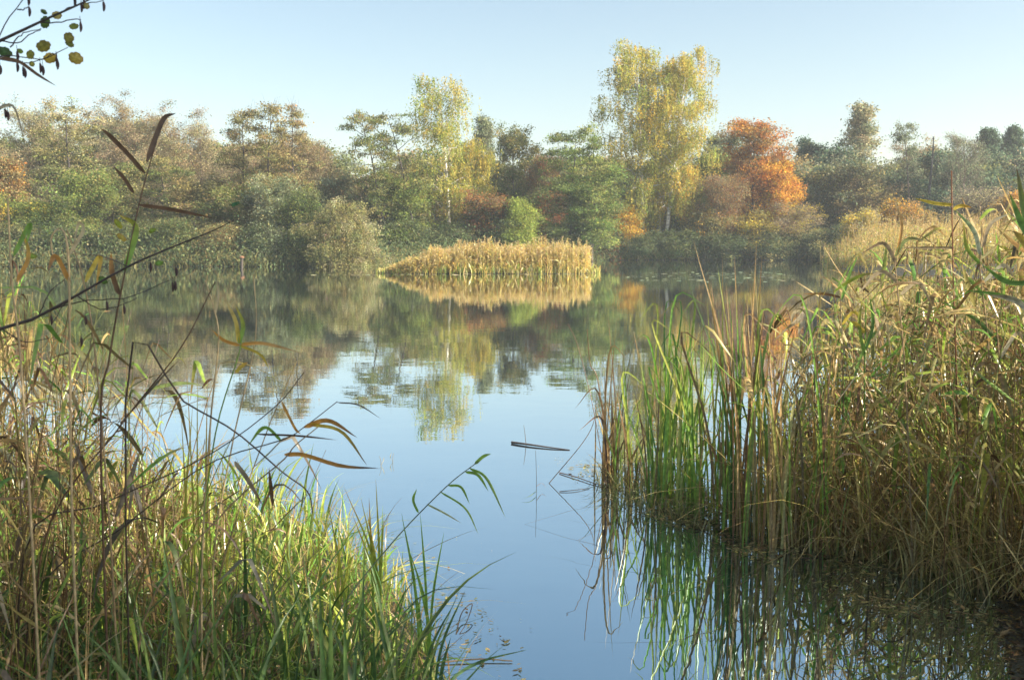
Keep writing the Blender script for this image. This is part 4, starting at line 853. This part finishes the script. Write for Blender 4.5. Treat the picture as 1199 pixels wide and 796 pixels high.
def rleaf(parent, org, px, py, rpx, D, col, tilt=0., asp=.9, edge=None):
    """rounded alder leaf: a disc of quads, cupped, slightly pointed"""
    c = W(px, py, D); r = rpx / FPX * D; nr, na = 4, 20; V = []; C = []
    ca, sa = math.cos(tilt), math.sin(tilt); yaw = rng.uniform(-.5, .5); col = np.array(col); e = np.array(edge if edge is not None else col * .8)
    for i in range(nr + 1):
        for j in range(na):
            a = j * 2 * math.pi / na; q = i / nr * r * (1 + .05 * math.sin(a * 5) + .16 * max(0, math.cos(a)) ** 6 + (.05 * (-1) ** j if i == nr else 0))
            u, v = q * math.cos(a), q * math.sin(a) * asp
            d = .06 * (u * u + v * v) / r + abs(v) * .18 + .03 * r * math.sin(u / r * 9)
            uu, vv = u * ca - v * sa, u * sa + v * ca
            V.append([c[0] + uu * math.cos(yaw), c[1] + uu * math.sin(yaw) + d, c[2] + vv]); C.append(col * (1 - (i / nr) ** 3) + e * (i / nr) ** 3)
    F = [[i * na + j, i * na + (j + 1) % na, (i + 1) * na + (j + 1) % na, (i + 1) * na + j] for i in range(nr) for j in range(na)]
    g = Geo(); g.add(np.array(V), F, np.array(C)); g.build('leaf', M_LEAF, parent, smooth=True, origin=org)
def branch(pts, D, r0, r1, twigs=()):
    P = [W(p[0], p[1], D + (p[2] if len(p) > 2 else 0)) for p in pts]
    g = Geo(); sp_ = spline(P, 24); g.tubes(sp_[None], np.linspace(r0, r1, 24)[None], np.broadcast_to(np.array(tk), (1, 24, 3)).copy(), 7)
    for tw in twigs:
        tp_ = spline([W(q[0], q[1], D + (q[2] if len(q) > 2 else 0)) for q in tw], 12); tp_ += rng.normal(size=tp_.shape) * .0008
        g.tubes(tp_[None], np.linspace(.0016, .0008, 12)[None], np.broadcast_to(np.array(tk), (1, 12, 3)).copy(), 5)
    return g.build('branch', M_TWIG, root, smooth=True, origin=AB)
Db = 2.1
b1 = branch([(-720, 420, 0), (-300, 190, 0), (-60, 76), (0, 48), (30, 34), (60, 20), (85, 9), (112, -4), (140, -20)], Db, .0045, .0012,
            [[(0, 48), (22, 50), (40, 38), (48, 35)], [(45, 27), (70, 26), (92, 22), (94, 28)], [(66, 17), (90, 6), (105, 4), (120, 1)], [(-60, 76), (-20, 68), (0, 70), (30, 74), (55, 68), (80, 56)],
             [(-40, 70), (0, 66), (20, 66), (48, 70), (62, 62)], [(-40, 90), (-10, 60), (8, 24), (28, 0), (36, -14)], [(20, 12), (28, 11), (34, 8)], [(12, 56), (26, 40), (48, 34)]])
for q in [(52, 26, 7.5, (.10, .16, .04)), (51, 14, 3.5, (.08, .13, .04)), (66, 18, 5, (.42, .36, .12)), (50, 54, 8, (.26, .24, .05)), (5, 61, 7.5, (.07, .14, .05)), (86, 31, 5, (.20, .24, .06)),
          (80, 44, 6.5, (.24, .22, .05)), (81, 51, 5, (.16, .19, .05)), (35, 64, 6, (.26, .26, .05)), (58, 68, 7, (.42, .32, .05)), (88, 68, 7.5, (.28, .24, .05)), (23, 60, 3.5, (.18, .26, .05)), (37, 75, 4, (.34, .32, .06)), (101, 7, 4, (.3, .28, .1))]:
    rleaf(b1, AB, q[0], q[1], q[2], Db + rng.normal() * .02, q[3], rng.uniform(-.8, .4), rng.uniform(.7, .95), edge=np.array(q[3]) * (.7, .55, .5))
for q in [(34, 14), (87, 2), (95, 9), (98, 5), (121, 8), (94, 32), (66, 73), (67, 76), (47, 80), (50, 83), (29, 86), (27, 84), (20, 66), (20, 79), (0, 82), (33, 1)]: catkin(b1, AB, q[0], q[1], Db)
b2 = branch([(-700, 560), (-300, 470), (0, 385), (45, 370), (100, 340), (150, 312), (200, 290), (245, 272), (274, 258)], 2.25, .0048, .0011,
            [[(60, 363), (100, 352), (150, 348), (200, 328)], [(110, 335), (80, 352), (60, 380)], [(90, 345), (120, 362), (160, 350)], [(150, 312), (120, 300), (95, 298)], [(0, 384), (30, 400), (60, 395)], [(45, 370), (60, 340), (80, 325)]])
for q in [(176, 313), (206, 318), (205, 335), (202, 336), (145, 362), (100, 375), (95, 400), (60, 375), (125, 358)]: catkin(b2, AB, q[0], q[1], 2.25, .022)
for q in [(275, 239, 5, (.06, .16, .08)), (138, 262, 7, (.28, .34, .05)), (142, 278, 7, (.42, .36, .08)), (178, 270, 5, (.2, .3, .05)), (36, 300, 6, (.2, .3, .06)), (186, 308, 5, (.16, .3, .06)), (120, 328, 6, (.1, .2, .05))]:
    rleaf(b2, AB, q[0], q[1], q[2], 2.25 + rng.normal() * .02, q[3], rng.uniform(-.8, .8), rng.uniform(.45, .7), edge=np.array(q[3]) * (.9, .6, .5))
b3 = branch([(-400, 200), (-60, 140), (-8, 130), (6, 123), (12, 126)], 2.1, .006, .0012, [])
catkin(b3, AB, 6, 133, 2.1); catkin(b3, AB, 9, 136, 2.1)
tag(root, 'alder beside the left edge whose twigs with round leaves and catkins hang into view', 'alder')
hero('reed', 'reed leaf tip drooping at the upper left below the alder leaves', 'reed', 2.0, [(-40, 640), (-30, 300), (-20, 90), (0, 68)],
     [([(0, 68), (22, 72), (45, 88), (66, 101)], .0035, BRN, BRN), ([(-20, 124), (0, 126), (17, 126), (30, 172)], .003, (.3, .28, .22), TAN)], TAN, .003, .0015, GL)

# ------------------------------------------------------------------ things on and in the water
root = tag(empty('floating_stick', G_(635, 524)), 'dark dead stick floating in the open water left of the reeds', 'stick')
org = G_(635, 524); M_WOOD = M_TWIG
tube_part(root, org, [G_(599, 519) + (0, 0, .01), G_(620, 522) + (0, 0, .012), G_(645, 525) + (0, 0, .008), G_(667, 527) + (0, 0, .002)], .010, .004, (.09, .07, .06), 16, 'shaft', 8, M_TWIG)
tube_part(root, org, [G_(616, 521) + (0, 0, .0), G_(616, 521) + (-.01, 0, .1), G_(616, 521) + (-.02, 0, .17)], .003, .0015, (.1, .08, .06), 8, 'twig', 5, M_TWIG)
def waterstem(name, label, cat, pts, r, c, leaves=()):
    P = [G_(p[0], p[1]) + np.array([0, 0, p[2]]) for p in pts]; org = P[0].copy(); root = empty(name, org)
    tube_part(root, org, P, r, r * .6, c, 18)
    for l in leaves:
        blade_part(root, org, [G_(p[0], p[1]) + np.array([0, 0, p[2]]) for p in l[0]], l[1], l[2], l[2], .3, 8, flatdir=(.1, .3, 1))
    tag(root, label, cat)
waterstem('bent_reed', 'thin dead reed leaning out of the water at the left tip of the reeds', 'reed', [(640, 566, -.02), (690, 562, .35), (698, 560, .62)], .003, (.2, .14, .09))
waterstem('bent_reed', 'broken reed arching back to the water left of the brown cattail clump', 'reed', [(712, 575, -.03), (694, 570, .55), (676, 560, .95), (664, 552, 1.1)], .003, (.24, .15, .1))
waterstem('bent_reed', 'brown leaf stalk tilting left across the lone brown cattail clump', 'reed', [(716, 570, -.03), (700, 566, .7), (690, 566, .85), (686, 570, 1.1)], .004, (.28, .17, .09))
waterstem('fallen_reed', 'reddish brown stem lying flat on the water before the cattails', 'stem', [(655, 554, .006), (675, 560, .01), (700, 568, .008), (735, 574, .01)], .004, (.30, .15, .09))
waterstem('fallen_reed', 'small dark twig on the water below the reddish stem', 'stem', [(655, 576, .004), (672, 575, .008), (690, 572, .004)], .003, (.16, .10, .07))
waterstem('water_sprig', 'lone thin shoot with tiny leaves standing in the open water', 'shoot', [(628, 578, -.05), (628, 578, .12), (627, 578, .30)], .0022, (.10, .09, .07),
          [([(628, 578, .02), (620, 584, .02), (609, 586, .01)], .003, (.25, .35, .1)), ([(628, 578, .05), (634, 572, .04), (640, 576, .03)], .002, (.4, .2, .1))])
waterstem('water_sprig', 'left one of two tiny dry sprigs poking from the open water', 'shoot', [(446, 545, -.02), (446, 545, .04), (444, 545, .075)], .0022, (.22, .18, .12), [([(446, 545, 0), (449, 545, .04), (450, 545, .07)], .003, (.3, .25, .16))])
waterstem('water_sprig', 'right one of two tiny dry sprigs poking from the open water', 'shoot', [(460, 541, -.02), (460, 541, .04), (461, 541, .07)], .0022, (.3, .24, .14), [([(460, 541, 0), (457, 541, .04), (459, 541, .08)], .003, (.4, .34, .2))])
waterstem('bent_reed', 'bent loop of brown stem standing off the tip of the left grass', 'reed', [(534, 742, .0), (541, 724, .03), (553, 719, .05), (546, 734, .02), (538, 742, .0)], .0028, (.16, .11, .07))
waterstem('fallen_reed', 'pale stem floating off the left bank near the bottom', 'stem', [(500, 778, .005), (560, 774, .01), (600, 775, .006)], .004, (.3, .22, .14))

# wooden post by the far left shore
pb = G_(283, 313); root = empty('wooden_post', (pb[0], pb[1], -.4)); org = (pb[0], pb[1], -.4)
tube_part(root, org, [pb + (0, 0, -.4), pb + (0, 0, .2), pb + (.02, 0, .62)], .10, .09, (.06, .045, .035), 8, 'post', 9, M_BARK)
g = Geo(); g.tubes(spline([pb + (.02, 0, .60), pb + (.02, 0, .68), pb + (.02, 0, .76)], 5)[None], np.array([[.16, .18, .16, .10, .02]]), np.broadcast_to(np.array([.20, .10, .05]), (1, 5, 3)).copy(), 10)
g.build('cap', M_BARK, root, origin=org)
tag(root, 'short dark post with rusty brown cap in the water by the left far shore', 'post')

# floating debris and weed (uncountable)
rng = np.random.default_rng(91); g = Geo()
def litter(poly, n, sz, pl):
    x, y = sample(poly, n, rng); ok = clumpy(x * 1.3, y, rng, .3, .5); x, y = x[ok], y[ok]; m = len(x)
    ss = rng.uniform(*sz, m); a = rng.uniform(0, 6.28, m); asp = rng.uniform(.15, .5, m)
    u = np.stack([np.cos(a), np.sin(a), rng.normal(size=m) * .05], 1) * ss[:, None]; v = np.stack([-np.sin(a), np.cos(a), rng.normal(size=m) * .1], 1) * (ss * asp)[:, None]
    c = np.stack([x, y, .004 + rng.uniform(0, .006, m)], 1)
    g.add(np.stack([c - u, c + v, c + u, c - v], 1), np.arange(m * 4).reshape(m, 4), np.repeat(pal(pl, m, rng)[:, None], 4, 1))
litter([(.35, 7.4), (.55, 6.6), (1.0, 5.7), (1.4, 5.0), (1.8, 4.3), (2.3, 4.3), (1.9, 5.4), (1.4, 6.6), (1.0, 7.6)], 2600, (.008, .03), 'dry')
litter([(.7, 6.6), (1.1, 5.7), (1.6, 5.0), (1.9, 5.2), (1.3, 6.6)], 700, (.01, .05), 'dryd')
litter([(.0, 3.85), (.25, 3.85), (.3, 4.05), (.05, 4.1)], 26, (.008, .02), 'dry')
litter([(1.3, 3.6), (1.8, 3.4), (2.3, 4.4), (1.7, 4.6)], 600, (.005, .018), 'dryd')
tag(g.build('floating_debris', M_BLADE), label='broken reed bits and dead leaves floating at the foot of the right reeds', cat='debris', kind='stuff')
g = Geo()
litter([(4.5, 43), (9, 41), (15, 44), (14, 56), (7, 54)], 420, (.04, .26), 'greyg')
litter([(-10.5, 49.8), (3, 50.8), (4, 52), (-8, 51.8)], 160, (.06, .25), 'cream')
tag(g.build('floating_weed', M_BLADE), label='pale patches of water weed floating right of the reed island', cat='water weed', kind='stuff')
g = Geo()
litter([(.3, 7.8), (.5, 6.4), (1.0, 5.4), (1.4, 4.6), (2.0, 4.3), (2.0, 5.4), (1.4, 6.8), (1.0, 7.9)], 5000, (.002, .009), 'dry')
litter([(-.05, 3.1), (-.2, 3.9), (-.5, 4.8), (-1.1, 5.8), (-.75, 5.9), (-.25, 4.9), (.05, 3.9), (.15, 3.2)], 600, (.003, .02), 'dry')
litter([(-1, 4), (2, 4), (4, 20), (-6, 20)], 420, (.003, .010), 'cream')
tag(g.build('floating_scum', M_BLADE), label='fine specks of seed fluff and straw drifting on the pond near the banks', cat='scum', kind='stuff')
# leaf litter on the muddy corner
rng = np.random.default_rng(92); g = Geo()
x, y = sample([(1.7, 3.3), (2.6, 3.3), (2.9, 4.4), (2.3, 4.7), (1.95, 4.2)], 5200, rng); z = height(x, y)
g.leaves(np.stack([x, y, z + .008], 1), rng.lognormal(-4.55, .5, len(x)), pal('dryd', len(x), rng) * rng.uniform(.2, 1.1, (len(x), 1)), rng, asp=.3, flat=.8)
tag(g.build('leaf_litter', M_BLADE), label='dead leaves and straw on the dark mud in the bottom right corner', cat='leaf litter', kind='stuff')
# cat-ice of green duckweed-like sprig tufts around cattail feet
rng = np.random.default_rng(93); g = Geo()
x, y = sample([(.55, 6.9), (.75, 6.2), (1.1, 5.6), (1.35, 5.9), (1.3, 7.3), (.9, 7.5)], 800, rng)
field(g, rng, x, y, np.full(len(x), -.02), rng.uniform(.06, .30, len(x)), rng.uniform(.0015, .004, len(x)), 'olive', .6, .6, 6, tip='dry')
tag(g.build('water_grass', M_BLADE), label='short olive water grass around the feet of the cattails', cat='grass', kind='stuff')
